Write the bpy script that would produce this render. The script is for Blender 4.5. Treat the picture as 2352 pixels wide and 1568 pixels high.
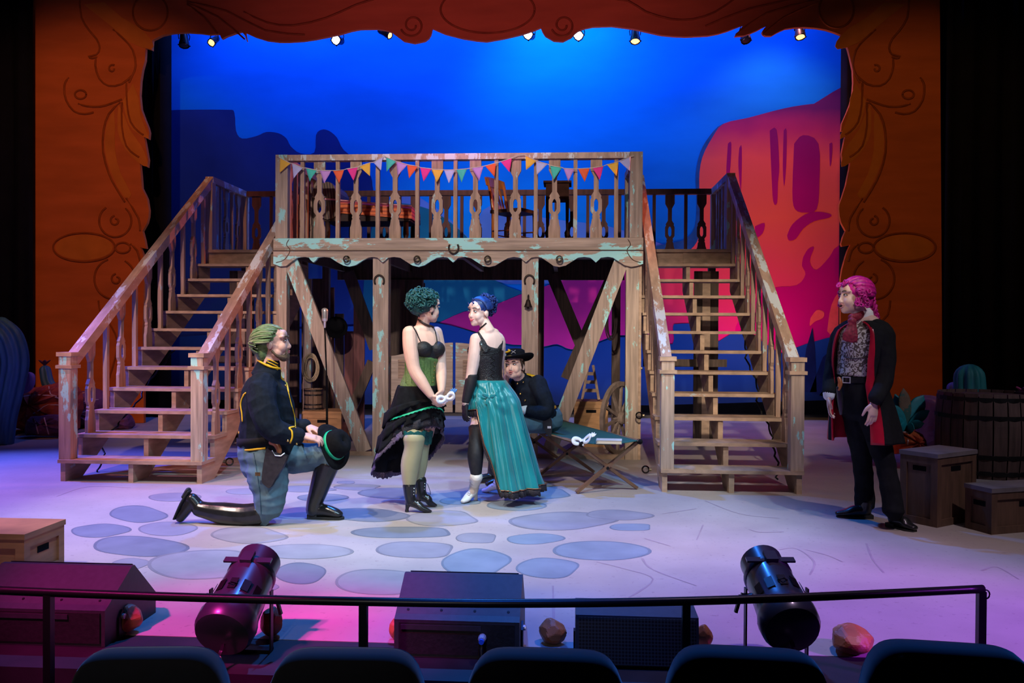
import bpy, bmesh, math, random
from mathutils import Vector, Matrix, Quaternion, noise
from mathutils.bvhtree import BVHTree
random.seed(7)
for o in list(bpy.data.objects): bpy.data.objects.remove(o)
SC = bpy.context.scene; COL = SC.collection
V = Vector
def R(a): return math.radians(a)

# ---------------------------------------------------------------- camera (fitted on the stair treads)
F_PX, YAW, PITCH, ROLL, EYE = 1950.16, .066823, -.011111, .005359, 1.3588
_r0 = V((math.cos(YAW), math.sin(YAW), 0)); _f0 = V((-math.sin(YAW), math.cos(YAW), 0))
FW = (_f0*math.cos(PITCH) + V((0, 0, 1))*math.sin(PITCH)).normalized()
_u0 = _r0.cross(FW)
RT = _r0*math.cos(ROLL) + _u0*math.sin(ROLL); UP = _u0*math.cos(ROLL) - _r0*math.sin(ROLL)
CAM = V((0, 0, EYE))
cd = bpy.data.cameras.new('camera'); cam = bpy.data.objects.new('camera', cd); COL.objects.link(cam)
cd.sensor_width = 36; cd.lens = F_PX/2352*36; cd.clip_end = 200
m = Matrix((RT, UP, -FW)).transposed().to_4x4(); m.translation = CAM; cam.matrix_world = m
SC.camera = cam
def ray(x, y): return (FW + RT*((x-1176)/F_PX) - UP*((y-784)/F_PX))
def fl(x, y, z=0.):                      # pixel -> point on the level z
    d = ray(x, y); return CAM + d*((z-EYE)/d.z)
def at(x, y, Y):                         # pixel -> point on the upright plane at depth Y
    d = ray(x, y); return CAM + d*(Y/d.y)

# ---------------------------------------------------------------- world and view
w = bpy.data.worlds.new('world'); SC.world = w; w.use_nodes = True
w.node_tree.nodes['Background'].inputs[0].default_value = (.10, .16, .5, 1)
w.node_tree.nodes['Background'].inputs[1].default_value = .006
vs = SC.view_settings; vs.view_transform = 'Standard'; vs.look = 'None'; vs.gamma = 1; vs.use_curve_mapping = False
vs.exposure = 0.0

# ---------------------------------------------------------------- theatre lights (rig over the house and over the stage, plus added fills)
def spot(name, loc, target, col, energy, cone=40, blend=.5, size=.12):
    d = bpy.data.lights.new(name, 'SPOT'); d.color = col; d.energy = energy; d.spot_size = R(cone); d.spot_blend = blend
    d.shadow_soft_size = size
    o = bpy.data.objects.new(name, d); COL.objects.link(o); o.location = loc
    o.rotation_euler = (V(target)-V(loc)).to_track_quat('-Z', 'Y').to_euler(); return o
def strip(name, loc, target, col, energy, sx, sy, spread=180):
    d = bpy.data.lights.new(name, 'AREA'); d.shape = 'RECTANGLE'; d.size = sx; d.size_y = sy; d.color = col; d.energy = energy
    d.spread = R(spread)
    o = bpy.data.objects.new(name, d); COL.objects.link(o); o.location = loc
    o.rotation_euler = (V(target)-V(loc)).to_track_quat('-Z', 'Y').to_euler(); return o
# house bridge: steep area keys, warm from the left and cool from the right
spot('key_warm_left', (-5.0, 1.8, 8.0), (-2.3, 6.2, .3), (1, .80, .66), 2300, 27, .6)
spot('key_warm_centre', (-3.2, 1.8, 8.2), (-.6, 6.4, .3), (1, .84, .72), 1850, 27, .6)
spot('key_cool_right', (3.2, 1.8, 8.0), (-.2, 6.2, .3), (.50, .80, 1), 1900, 29, .6)
spot('key_cool_centre', (.8, 1.8, 8.2), (-1.9, 6.0, .3), (.46, .78, 1), 1600, 28, .6)
spot('key_right_area', (4.4, 1.8, 7.6), (1.9, 6.1, .4), (.95, .80, .86), 800, 26, .7)
spot('balcony_wash', (-1.2, -2.5, 6.2), (-1.2, 9.2, 2.4), (1, .84, .74), 3600, 25, .8)
spot('stair_wash_left', (-2.6, -2.0, 6.0), (-3.9, 8.2, 1.5), (1, .66, .60), 3600, 16, .8)
spot('stair_wash_right', (.2, -2.0, 6.0), (1.4, 8.2, 1.5), (1, .84, .64), 4600, 15, .8)
spot('house_fill', (-1.2, -4.0, 3.4), (-1.2, 7.0, 1.1), (1, .86, .78), 560, 34, .9)
# back and top lights over the stage
spot('back_blue', (-1.2, 9.0, 7.8), (-.9, 4.4, 0), (.03, .22, 1), 2500, 58, .6)
spot('top_pink', (-5.2, 4.8, 7.4), (-4.4, 5.9, 0), (1, .36, .50), 1500, 46, .8)
spot('top_lilac_right', (2.2, 3.6, 7.2), (1.1, 4.7, 0), (.95, .62, .95), 800, 36, .9)
# low stage edge specials from the box booms
spot('boom_magenta', (-3.4, 1.3, 4.6), (-1.75, 3.75, 0), (1, .03, .40), 2000, 20, .8)
spot('boom_magenta_far', (-3.0, 1.3, 4.6), (-1.0, 3.72, 0), (1, .04, .45), 1900, 14, .7)
spot('edge_blue', (-.2, 1.4, 6.4), (-.2, 3.6, .2), (.01, .14, 1), 1300, 15, .6)
spot('boom_violet', (5.4, 1.3, 2.7), (2.0, 4.0, 0), (.50, .05, 1), 2000, 30, .9)
# low side colour from the wings, then added fills for the side props
spot('side_blue_left', (-9.5, 7.4, 4.2), (-5.4, 7.0, .2), (.08, .12, 1), 5200, 50, .7)
spot('side_orange_left', (-9.0, 8.6, 2.6), (-3.5, 7.6, 1.2), (1, .22, .04), 420, 34, .6)
spot('side_red_right', (4.4, 9.4, 4.4), (-2.6, 8.6, 2.0), (1, .22, .06), 900, 34, .5)
spot('prop_fill_right', (5.6, 5.4, 3.8), (3.5, 9.0, .5), (.85, .8, 1), 170, 40, .9)  # added fill to brighten the barrel, agave and cacti
spot('cactus_fill_left', (-5.6, 6.4, 3.8), (-8.0, 9.8, .9), (.4, .62, 1), 130, 30, .9)  # added bluish fill to lift the big cactus at the left edge
spot('rock_fill_left', (-5.2, 6.0, 4.6), (-6.9, 10.8, .4), (1, .35, .25), 130, 30, .9)  # added warm fill to lift the rocks at left
# painted drop: strip above, cool centre wash, red wash from the right foot, added low fill
strip('cyc_top', (-1.2, 12.75, 7.0), (-1.2, 13.6, 3.2), (.05, .165, 1), 310, 9.5, .3)
spot('cyc_centre', (-.4, 12.2, 7.0), (-.1, 13.6, 5.0), (.03, .55, 1), 290, 100, 1.0)
spot('cyc_red', (3.1, 12.35, 6.5), (3.2, 13.6, 2.8), (1, .32, .30), 300, 95, .9)
spot('cyc_red_foot', (2.5, 12.3, .25), (3.1, 13.6, 3.2), (1, .28, .30), 170, 100, .9)
strip('drop_fill_low', (-.6, 12.9, .08), (-.6, 13.6, 1.6), (.62, .58, .95), 85, 8.0, .12)  # added low strip that gives the magenta range its red
# portal
spot('portal_left', (-4.0, 4.5, 6.3), (-7.0, 12.0, 3.0), (1, .42, .2), 820, 44, .6)
spot('portal_right', (1.6, 4.5, 6.3), (4.7, 12.0, 3.0), (1, .5, .16), 380, 40, .6)
spot('portal_top', (-1.2, 6.5, 3.3), (-1.2, 12.0, 6.4), (1, .3, .9), 330, 80, .9)
# ---------------------------------------------------------------- materials
MATS = {}
def mat(name, col, rough=.6, metal=0., vary=.12, scale=8., bump=0., sheen=0., coat=0., emit=0., spec=.4, stretch=(1,1,1), col2=None, thr=None):
    """Principled with a little procedural colour variation; col2/thr adds a second colour in noise patches."""
    if name in MATS: return MATS[name]
    mt = bpy.data.materials.new(name); mt.use_nodes = True; nt = mt.node_tree; N = nt.nodes; L = nt.links
    b = N['Principled BSDF']
    b.inputs['Roughness'].default_value = rough; b.inputs['Metallic'].default_value = metal
    b.inputs['Specular IOR Level'].default_value = spec
    if sheen: b.inputs['Sheen Weight'].default_value = sheen
    if coat: b.inputs['Coat Weight'].default_value = coat; b.inputs['Coat Roughness'].default_value = .15
    geo = N.new('ShaderNodeNewGeometry'); mp = N.new('ShaderNodeMapping'); mp.inputs['Scale'].default_value = stretch
    L.new(geo.outputs['Position'], mp.inputs['Vector'])
    nz = N.new('ShaderNodeTexNoise'); nz.inputs['Scale'].default_value = scale; nz.inputs['Detail'].default_value = 5
    L.new(mp.outputs[0], nz.inputs['Vector'])
    mr = N.new('ShaderNodeMapRange'); mr.inputs['From Min'].default_value = .3; mr.inputs['From Max'].default_value = .7
    mr.inputs['To Min'].default_value = 1-vary; mr.inputs['To Max'].default_value = 1+vary
    L.new(nz.outputs['Fac'], mr.inputs['Value'])
    mx = N.new('ShaderNodeMix'); mx.data_type = 'RGBA'; mx.blend_type = 'MULTIPLY'; mx.inputs['Factor'].default_value = 1
    mx.inputs['A'].default_value = (*col, 1)
    cmb = N.new('ShaderNodeCombineColor')
    for k in range(3): L.new(mr.outputs[0], cmb.inputs[k])
    L.new(cmb.outputs[0], mx.inputs['B'])
    out = mx.outputs['Result']
    if col2:
        nz2 = N.new('ShaderNodeTexNoise'); nz2.inputs['Scale'].default_value = thr[1]; nz2.inputs['Detail'].default_value = 6; nz2.inputs['Roughness'].default_value = .65
        mp2 = N.new('ShaderNodeMapping'); mp2.inputs['Scale'].default_value = thr[2] if len(thr) > 2 else (1, 1, 1)
        L.new(geo.outputs['Position'], mp2.inputs['Vector']); L.new(mp2.outputs[0], nz2.inputs['Vector'])
        m2 = N.new('ShaderNodeMapRange'); m2.inputs['From Min'].default_value = thr[0]; m2.inputs['From Max'].default_value = thr[0]+(thr[3] if len(thr) > 3 else .03)
        L.new(nz2.outputs['Fac'], m2.inputs['Value'])
        x2 = N.new('ShaderNodeMix'); x2.data_type = 'RGBA'; L.new(m2.outputs[0], x2.inputs['Factor'])
        L.new(out, x2.inputs['A']); x2.inputs['B'].default_value = (*col2, 1); out = x2.outputs['Result']
    L.new(out, b.inputs['Base Color'])
    if bump:
        bp = N.new('ShaderNodeBump'); bp.inputs['Strength'].default_value = bump; bp.inputs['Distance'].default_value = .01
        L.new(nz.outputs['Fac'], bp.inputs['Height']); L.new(bp.outputs[0], b.inputs['Normal'])
    if emit:
        b.inputs['Emission Color'].default_value = (*col, 1); b.inputs['Emission Strength'].default_value = emit
    MATS[name] = mt; return mt
def glassmat(name):
    """thin clear glass: see-through shell with sharp reflections"""
    if name in MATS: return MATS[name]
    mt = bpy.data.materials.new(name); mt.use_nodes = True; N = mt.node_tree.nodes; L = mt.node_tree.links; N.remove(N['Principled BSDF'])
    t, g, fz, mx = N.new('ShaderNodeBsdfTransparent'), N.new('ShaderNodeBsdfGlossy'), N.new('ShaderNodeFresnel'), N.new('ShaderNodeMixShader')
    t.inputs[0].default_value = (.93, .95, .96, 1); g.inputs['Roughness'].default_value = .06; fz.inputs[0].default_value = 1.6
    L.new(fz.outputs[0], mx.inputs[0]); L.new(t.outputs[0], mx.inputs[1]); L.new(g.outputs[0], mx.inputs[2]); L.new(mx.outputs[0], N['Material Output'].inputs[0])
    MATS[name] = mt; return mt
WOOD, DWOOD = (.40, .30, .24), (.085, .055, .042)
TURQ = (.36, .72, .70)
W_H = lambda: mat('weathered_wood_along', WOOD, .7, vary=.3, scale=9, bump=.25, stretch=(.25, 3, 4), col2=TURQ, thr=(.60, 2.6, (1, 1.6, 2.2)))
W_V = lambda: mat('weathered_wood_upright', WOOD, .7, vary=.3, scale=9, bump=.25, stretch=(4, 4, .25), col2=TURQ, thr=(.575, 3.2, (2.4, 2.4, .8)))
W_F = lambda: mat('fascia_wood', WOOD, .7, vary=.3, scale=9, bump=.25, stretch=(.25, 3, 4), col2=(.38, .76, .76), thr=(.522, 2.6, (.8, 1, 2.2)))
W_S = lambda: mat('stair_wood', (.41, .28, .20), .65, vary=.25, scale=9, bump=.2, stretch=(1, .4, 2), col2=(.42, .46, .46), thr=(.66, 5, (1, .8, 1.4)))
W_R = lambda: mat('rail_wood', (.42, .28, .22), .55, vary=.25, scale=9, bump=.2, stretch=(2, .3, 1), col2=(.60, .64, .70), thr=(.53, 6, (1.5, .5, .5)))
W_B = lambda: mat('baluster_wood', (.37, .24, .18), .7, vary=.3, scale=10, bump=.2, stretch=(3, 3, .3), col2=(.38, .5, .5), thr=(.63, 6, (1.5, 1.5, .6)))
W_D = lambda: mat('dark_brown_wood', DWOOD, .7, vary=.45, scale=9, bump=.3, stretch=(4, 4, .3))  # darker brown wood tone for deck, joists and back frame
BLACK = lambda: mat('black_velour', (.006, .006, .008), .95, vary=.2, scale=3, spec=.05)

# ---------------------------------------------------------------- mesh builder
def basis(d, hint=V((0, 0, 1))):
    d = d.normalized()
    if abs(d.dot(hint)) > .98: hint = V((0, 1, 0)) if abs(d.y) < .9 else V((1, 0, 0))
    s = d.cross(hint).normalized(); return s, s.cross(d).normalized()
def catmull(pts, k=4):
    """pts: list of tuples (any length); returns k sub-steps per span"""
    out = []
    n = len(pts)
    for i in range(n-1):
        p0, p1, p2, p3 = pts[max(i-1, 0)], pts[i], pts[i+1], pts[min(i+2, n-1)]
        for j in range(k):
            t = j/k
            out.append(tuple(.5*((2*b)+(c-a)*t+(2*a-5*b+4*c-e)*t*t+(3*b-a-3*c+e)*t**3) for a, b, c, e in zip(p0, p1, p2, p3)))
    out.append(tuple(pts[-1])); return out
class MB:
    def __init__(s): s.v = []; s.f = []; s.m = []
    def add(s, vs, fs, mi=0):
        o = len(s.v); s.v += [tuple(x) for x in vs]; s.f += [tuple(i+o for i in f) for f in fs]; s.m += [mi]*len(fs); return s
    def box(s, x0, x1, y0, y1, z0, z1, mi=0):
        vs = [(x, y, z) for z in (z0, z1) for y in (y0, y1) for x in (x0, x1)]
        return s.add(vs, [(0, 2, 3, 1), (4, 5, 7, 6), (0, 1, 5, 4), (2, 6, 7, 3), (0, 4, 6, 2), (1, 3, 7, 5)], mi)
    def bar(s, a, b, w, h, hint=V((0, 0, 1)), mi=0):
        a, b = V(a), V(b); sd, u = basis(b-a, hint)
        vs = [p + sd*(w/2*i) + u*(h/2*j) for p in (a, b) for j in (-1, 1) for i in (-1, 1)]
        return s.add(vs, [(0, 1, 3, 2), (4, 6, 7, 5), (0, 4, 5, 1), (2, 3, 7, 6), (0, 2, 6, 4), (1, 5, 7, 3)], mi)
    def prism(s, poly, o, ax, ay, d, mi=0):
        """poly of 2-D points on o + ax*u + ay*v, thickened by vector d"""
        o, ax, ay, d = V(o), V(ax), V(ay), V(d); n = len(poly)
        a = [o+ax*u+ay*v for u, v in poly]; b = [p+d for p in a]
        return s.add(a+b, [tuple(range(n-1, -1, -1)), tuple(range(n, 2*n))] + [(i, (i+1) % n, n+(i+1) % n, n+i) for i in range(n)], mi)
    def poly3(s, pts, d, mi=0):
        pts = [V(p) for p in pts]; d = V(d); n = len(pts); b = [p+d for p in pts]
        return s.add(pts+b, [tuple(range(n-1, -1, -1)), tuple(range(n, 2*n))] + [(i, (i+1) % n, n+(i+1) % n, n+i) for i in range(n)], mi)
    def tube(s, pts, rad, n=8, closed=False, cap=True, mi=0):
        pts = [V(p) for p in pts]; k = len(pts)
        if not hasattr(rad, '__len__'): rad = [rad]*k
        vs = []; prev = None
        for i, p in enumerate(pts):
            d = (pts[(i+1) % k]-pts[i-1]) if closed else (pts[min(i+1, k-1)]-pts[max(i-1, 0)])
            if d.length < 1e-9: d = V((0, 0, 1))
            d.normalize()
            if prev is None: sd, u = basis(d)
            else:
                sd = prev - d*prev.dot(d)
                sd = sd.normalized() if sd.length > 1e-6 else basis(d)[0]
                u = d.cross(sd)
            prev = sd
            for j in range(n):
                a = 2*math.pi*j/n; vs.append(p + (sd*math.cos(a)+u*math.sin(a))*rad[i])
        fs = []
        for i in range(k if closed else k-1):
            for j in range(n):
                a, b = i*n+j, i*n+(j+1) % n; c, d = ((i+1) % k)*n+j, ((i+1) % k)*n+(j+1) % n
                fs.append((a, b, d, c))
        if cap and not closed: fs += [tuple(range(n-1, -1, -1)), tuple((k-1)*n+j for j in range(n))]
        return s.add(vs, fs, mi)
    def loft(s, rings, cap=True, mi=0):
        n = len(rings[0]); vs = [p for r in rings for p in r]; fs = []
        for i in range(len(rings)-1):
            for j in range(n): fs.append((i*n+j, i*n+(j+1) % n, (i+1)*n+(j+1) % n, (i+1)*n+j))
        if cap: fs += [tuple(range(n-1, -1, -1)), tuple((len(rings)-1)*n+j for j in range(n))]
        return s.add(vs, fs, mi)
    def lathe(s, prof, o=(0, 0, 0), ax=V((0, 0, 1)), n=20, mi=0, cap=True):
        o = V(o); ax = V(ax).normalized(); a, b = basis(ax)
        return s.loft([[o+ax*z+(a*math.cos(2*math.pi*j/n)+b*math.sin(2*math.pi*j/n))*max(r, 1e-4) for j in range(n)] for r, z in prof], cap, mi)
    def ell(s, c, r, fr=None, n=12, k=8, mi=0):
        """ellipsoid, fr=(x,y,z) axes"""
        c = V(c); X, Y, Z = fr if fr else (V((1, 0, 0)), V((0, 1, 0)), V((0, 0, 1)))
        r = r if hasattr(r, '__len__') else (r, r, r)
        rings = []
        for i in range(k+1):
            t = math.pi*i/k; q = max(math.sin(t), .02)
            rings.append([c + X*(r[0]*q*math.cos(2*math.pi*j/n)) + Y*(r[1]*q*math.sin(2*math.pi*j/n)) - Z*(r[2]*math.cos(t)) for j in range(n)])
        return s.loft(rings, True, mi)
    def limb(s, pts, side=None, n=14, k=4, capk=3, mi=0):
        """pts: (point, r) or (point, ra, rb): rounded, tapered tube; ra lies along `side`"""
        P = [(*p[0], p[1], p[2] if len(p) > 2 else p[1]) for p in pts]
        P = catmull(P, k)
        d0 = (V(P[0][:3])-V(P[1][:3])).normalized(); d1 = (V(P[-1][:3])-V(P[-2][:3])).normalized()
        def ends(p, d):
            o = []
            for i in range(capk, 0, -1):
                a = math.pi/2*i/(capk+.3)
                q = V(p[:3]) + d*min(p[3], p[4])*math.sin(a)*.9
                o.append((*q, p[3]*math.cos(a), p[4]*math.cos(a)))
            return o
        P = ends(P[0], d0) + P + ends(P[-1], d1)[::-1]
        rings = []; prev = V(side) if side is not None else None
        for i, p in enumerate(P):
            d = (V(P[min(i+1, len(P)-1)][:3])-V(P[max(i-1, 0)][:3])).normalized()
            if prev is None: prev = basis(d)[0]
            sd = prev - d*prev.dot(d); sd = sd.normalized() if sd.length > 1e-5 else basis(d)[0]
            u = d.cross(sd); prev = sd
            rings.append([V(p[:3]) + sd*(p[3]*math.cos(2*math.pi*j/n)) + u*(p[4]*math.sin(2*math.pi*j/n)) for j in range(n)])
        return s.loft(rings, True, mi)
    def mesh(s, name, off=V((0, 0, 0))):
        me = bpy.data.meshes.new(name); me.from_pydata([(x-off.x, y-off.y, z-off.z) for x, y, z in s.v], [], s.f)
        bm = bmesh.new(); bm.from_mesh(me); bmesh.ops.recalc_face_normals(bm, faces=bm.faces); bm.to_mesh(me); bm.free()
        return me
    def build(s, name, mats, parent=None, smooth=False, local=False, auto=None):
        off = V((0, 0, 0)) if (local or parent is None) else wloc(parent)
        me = s.mesh(name, off)
        for mm in (mats if isinstance(mats, (list, tuple)) else [mats]): me.materials.append(mm)
        if len(set(s.m)) > 1: me.polygons.foreach_set('material_index', s.m)
        if smooth: me.polygons.foreach_set('use_smooth', [True]*len(me.polygons))
        if auto: me.set_sharp_from_angle(angle=R(auto))
        return link(me, name, parent)
def link(me, name, parent=None, loc=(0, 0, 0), rot=(0, 0, 0), scale=(1, 1, 1)):
    o = bpy.data.objects.new(name, me); COL.objects.link(o); o.parent = parent
    o.location = loc; o.rotation_euler = rot; o.scale = scale; return o
def wloc(o):
    p = V((0, 0, 0))
    while o: p += o.location; o = o.parent
    return p
def tag(o, label=None, cat=None, group=None, kind=None):
    if label: o['label'] = label
    if cat: o['category'] = cat
    if group: o['group'] = group
    if kind: o['kind'] = kind
    return o
def thing(name, label, cat, loc=(0, 0, 0), rz=0., group=None, kind=None):
    o = bpy.data.objects.new(name, None); COL.objects.link(o); o.location = loc; o.rotation_euler = (0, 0, rz)
    o.empty_display_size = .1
    return tag(o, label, cat, group, kind)
def copy_tree(o, parent=None):
    c = o.copy(); COL.objects.link(c); c.parent = parent
    for ch in list(o.children): copy_tree(ch, c)
    return c
def fuse(mb, name, mats, parent, voxel=.006, smooth=2, fac=.5, wr=None):
    """melt overlapping closed shapes into one continuous skin"""
    off = wloc(parent) if parent else V((0, 0, 0))
    me = mb.mesh(name+'_raw', off); tmp = bpy.data.objects.new('tmp', me); COL.objects.link(tmp)
    md = tmp.modifiers.new('r', 'REMESH'); md.mode = 'VOXEL'; md.voxel_size = voxel; md.use_smooth_shade = True
    if smooth: sm = tmp.modifiers.new('s', 'SMOOTH'); sm.iterations = smooth; sm.factor = fac
    dg = bpy.context.evaluated_depsgraph_get(); dg.update()
    out = bpy.data.meshes.new_from_object(tmp.evaluated_get(dg)); out.name = name
    bpy.data.objects.remove(tmp); bpy.data.meshes.remove(me)
    if wr:                                   # cloth creases: (height, scale, stretch)
        sc = V(wr[2]) if len(wr) > 2 else V((1, 1, 1)); new = []
        for v in out.vertices:
            q = V((v.co.x*sc.x, v.co.y*sc.y, v.co.z*sc.z))*wr[1]
            h = 1-abs(noise.noise(q))*2.2 + .5*noise.noise(q*2.3+V((3, 1, 7)))
            new.append(v.co + v.normal*(wr[0]*(h-.6)))
        for v, c in zip(out.vertices, new): v.co = c
    out.materials.clear()
    for mm in (mats if isinstance(mats, (list, tuple)) else [mats]): out.materials.append(mm)
    return link(out, name, parent)
def bvh(o):
    off = wloc(o); me = o.data
    return BVHTree.FromPolygons([v.co+off for v in me.vertices], [tuple(p.vertices) for p in me.polygons])
def cast(tree, px, lift=.003):
    """where the sight line of a pixel meets a surface that is already built"""
    d = ray(*px).normalized(); h = tree.ray_cast(CAM, d)
    if h[0] is None:
        n = tree.find_nearest(CAM + d*6.5); q = n[0]
        # closest approach along the ray
        best = None
        for i in range(60):
            t = 4 + i*.09; p = CAM+d*t; nn = tree.find_nearest(p)
            if nn[0] is not None and (best is None or nn[3] < best[0]): best = (nn[3], nn[0], nn[1])
        return best[1] + best[2]*lift
    return h[0] + h[1].normalized()*lift if h[1].dot(d) < 0 else h[0] - h[1].normalized()*lift
def drape(tree, pxs, r, k=4, lift=.002, n=6, mb=None):
    pts = [cast(tree, p, lift) for p in catmull([tuple(map(float, q)) for q in pxs], k)] if len(pxs) > 2 else [cast(tree, (pxs[0][0]+(pxs[1][0]-pxs[0][0])*i/6, pxs[0][1]+(pxs[1][1]-pxs[0][1])*i/6), lift) for i in range(7)]
    mb = mb or MB(); mb.tube(pts, r, n); return mb
# ================================================================ SETTING
RI, TR = .197, .2745                       # stair rise and run
YP, YB, ZD = 9.113, 11.55, 12*.197         # platform front, back, deck level
XPL, XPR = -3.208, .772
M_FLOOR = mat('stage_floor_paint', (.37, .325, .31), .55, vary=.10, scale=2.2, bump=.04, col2=(.30, .255, .25), thr=(.60, 26, (1, 1, 1), .05))
fo = MB().box(-12, 10, 3.65, 15, -.12, 0).build('floor', M_FLOOR); tag(fo, 'pale sandy stage floor painted with blue grey stepping stones', 'floor', kind='structure')
lip = MB().box(-12, 10, 3.30, 3.65, -.14, -.002).box(-12, 10, 3.27, 3.30, -.6, -.002).build('stage_front', mat('stage_lip_black', (.012, .013, .015), .6, vary=.3)); tag(lip, 'black stage lip and front face below the floor edge', 'stage front', kind='structure')
hf = MB().box(-12, 10, -5, 3.27, -.62, -.5).build('house_floor', mat('house_carpet', (.008, .008, .012), .9)); tag(hf, 'dark auditorium floor under the seats', 'floor', kind='structure')
wb = MB().box(-13, 11, 14.6, 14.8, -.1, 9).build('wall_back', BLACK()); tag(wb, 'black wall behind the painted backdrop', 'wall', kind='structure')
for nm, x in (('wall_left', -12.2), ('wall_right', 10)):
    q = MB().box(x, x+.2, 3.3, 15, -.1, 9).build(nm, BLACK()); tag(q, 'black side wall of the stage', 'wall', kind='structure')

# painted stones and cracks: flat paint on the floor, a millimetre thick
stones = [(316,1180,68,20,0),(229,1218,68,17,0),(318,1254,106,27,0),(300,1294,46,13,1),(385,1214,72,17,1),(470,1296,146,38,2),(570,1228,92,20,2),(690,1316,64,26,0),(600,1350,40,14,1),
 (868,1336,108,34,2),(925,1222,132,15,0),(955,1262,102,22,1),(1095,1235,54,14,1),(1092,1292,84,33,3),(1228,1237,66,14,3),(1380,1264,116,25,3),(1258,1304,80,25,3),(1450,1210,56,10,3),(1290,1196,128,22,1),
 (1015,1190,92,19,2),(845,1182,92,17,0),(690,1178,70,14,2),(1185,1160,70,14,3),(1420,1182,76,13,1),(700,1122,78,8,1),(820,1118,60,8,1),(905,1132,90,13,0),(1240,1133,80,14,3),(400,1141,62,11,1),(560,1128,46,8,2),(795,1107,24,4,1),
 (700,1266,110,20,2),(740,1142,60,10,0),(1130,1128,60,9,3),(1060,1150,56,10,3),(520,1165,54,11,1)]
scol = [(.17,.19,.235),(.235,.235,.27),(.275,.27,.29),(.19,.24,.30)]
sm = [mat('stone_paint_%d'%k, c, .55, vary=.12, scale=5) for k, c in enumerate(scol)]
rm = [mat('stone_rim_paint_%d'%k, tuple(x*.74 for x in c), .55, vary=.12, scale=5) for k, c in enumerate(scol)]
for k, (cx, cy, rx, ry, c) in enumerate(stones):
    rng = random.Random(k); ph = rng.random()*6; e = rng.uniform(.05, .13); n = 36
    def ring(s): return [fl(cx+rx*.94*s*(1+e*math.cos(3*a+ph)*.6+e*math.cos(2*a+ph))*math.cos(a), cy+ry*.92*s*(1+e*math.cos(2*a+ph*2))*math.sin(a), .0012+.00002*k) for a in [2*math.pi*i/n for i in range(n)]]
    r0, r1, rb = ring(.93), ring(1.), [V((p.x, p.y, 0)) for p in ring(1.)]
    mb = MB().add(r0, [tuple(range(n))]).loft([rb, r1, r0], False, 1)
    mb.build('painted_stone', [sm[c], rm[c]], fo)
cracks = [[(1370,1290),(1430,1305),(1500,1330),(1440,1375)],[(1475,1282),(1500,1308),(1600,1345)],[(1990,1248),(2005,1285),(2030,1315)],[(1720,1215),(1745,1222),(1800,1221)],[(1790,1262),(1830,1260),(1870,1290),(1860,1320)],
 [(1480,1236),(1540,1254)],[(60,1252),(130,1240)],[(1620,1150),(1700,1180),(1790,1190)],[(1520,1180),(1600,1168)],[(1850,1262),(1900,1275),(1935,1290)],[(130,1140),(200,1118),(300,1120)],[(2255,1310),(2290,1302),(2340,1330)],[(1615,1205),(1600,1240)],[(1270,1345),(1273,1480)]]
for c in cracks:
    pts = [fl(x, y) for x, y in catmull([(float(a), float(b)) for a, b in c], 5)]
    mb = MB(); wv = []
    for i, p in enumerate(pts):
        d = (pts[min(i+1, len(pts)-1)]-pts[max(i-1, 0)]).normalized(); s = V((-d.y, d.x, 0)); h = .004+.004*random.random()
        wv += [p+s*h+V((0, 0, .001)), p-s*h+V((0, 0, .001))]
    mb.add(wv, [(2*i, 2*i+1, 2*i+3, 2*i+2) for i in range(len(pts)-1)]).build('painted_crack', mat('crack_paint', (.30, .24, .26), .6), fo)

# ---------------------------------------------------------------- painted backdrop
def gradz(name, stops, rough=.9, vary=.08, scale=1.2):
    """paint graded from bottom to top: stops of (z, colour)"""
    mt = bpy.data.materials.new(name); mt.use_nodes = True; nt = mt.node_tree; N = nt.nodes; L = nt.links; b = N['Principled BSDF']
    b.inputs['Roughness'].default_value = rough; b.inputs['Specular IOR Level'].default_value = .1
    g = N.new('ShaderNodeNewGeometry'); sx = N.new('ShaderNodeSeparateXYZ'); L.new(g.outputs['Position'], sx.inputs[0])
    nz = N.new('ShaderNodeTexNoise'); nz.inputs['Scale'].default_value = scale; nz.inputs['Detail'].default_value = 4; L.new(g.outputs['Position'], nz.inputs['Vector'])
    ad = N.new('ShaderNodeMath'); ad.operation = 'MULTIPLY_ADD'; L.new(nz.outputs['Fac'], ad.inputs[0]); ad.inputs[1].default_value = vary*8; L.new(sx.outputs['Z'], ad.inputs[2])
    mr = N.new('ShaderNodeMapRange'); z0, z1 = stops[0][0], stops[-1][0]; mr.inputs['From Min'].default_value = z0+vary*4; mr.inputs['From Max'].default_value = z1+vary*4
    L.new(ad.outputs[0], mr.inputs['Value']); cr = N.new('ShaderNodeValToRGB'); L.new(mr.outputs[0], cr.inputs[0])
    e = cr.color_ramp.elements
    while len(e) < len(stops): e.new(.5)
    for k, (z, c) in enumerate(stops): e[k].position = (z-z0)/(z1-z0); e[k].color = (*c, 1)
    L.new(cr.outputs[0], b.inputs['Base Color']); return mt
YD = 13.6
drop = thing('painted_backdrop', 'painted desert backdrop with blue sky, dark mesas and a red cliff', 'backdrop', (-1.17, YD, .28))
def paint(name, px, m, layer, smooth=True, k=3):
    pts = [tuple(map(float, p)) for p in px]
    if smooth: pts = catmull(pts+[pts[0]], k)[:-1]
    y = YD-.003*layer
    MB().poly3([at(a, b, y) for a, b in pts], (0, .002, 0)).build(name, m, drop)
sky = mat('sky_paint', (.003, .24, .80), .95, vary=.16, scale=.9, stretch=(.5, 1, 1.3), spec=.1)
MB().poly3([at(330, -120, YD), at(1990, -120, YD), at(1990, 916, YD), at(330, 912, YD)], (0, .004, 0)).build('sky_cloth', sky, drop)
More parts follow.
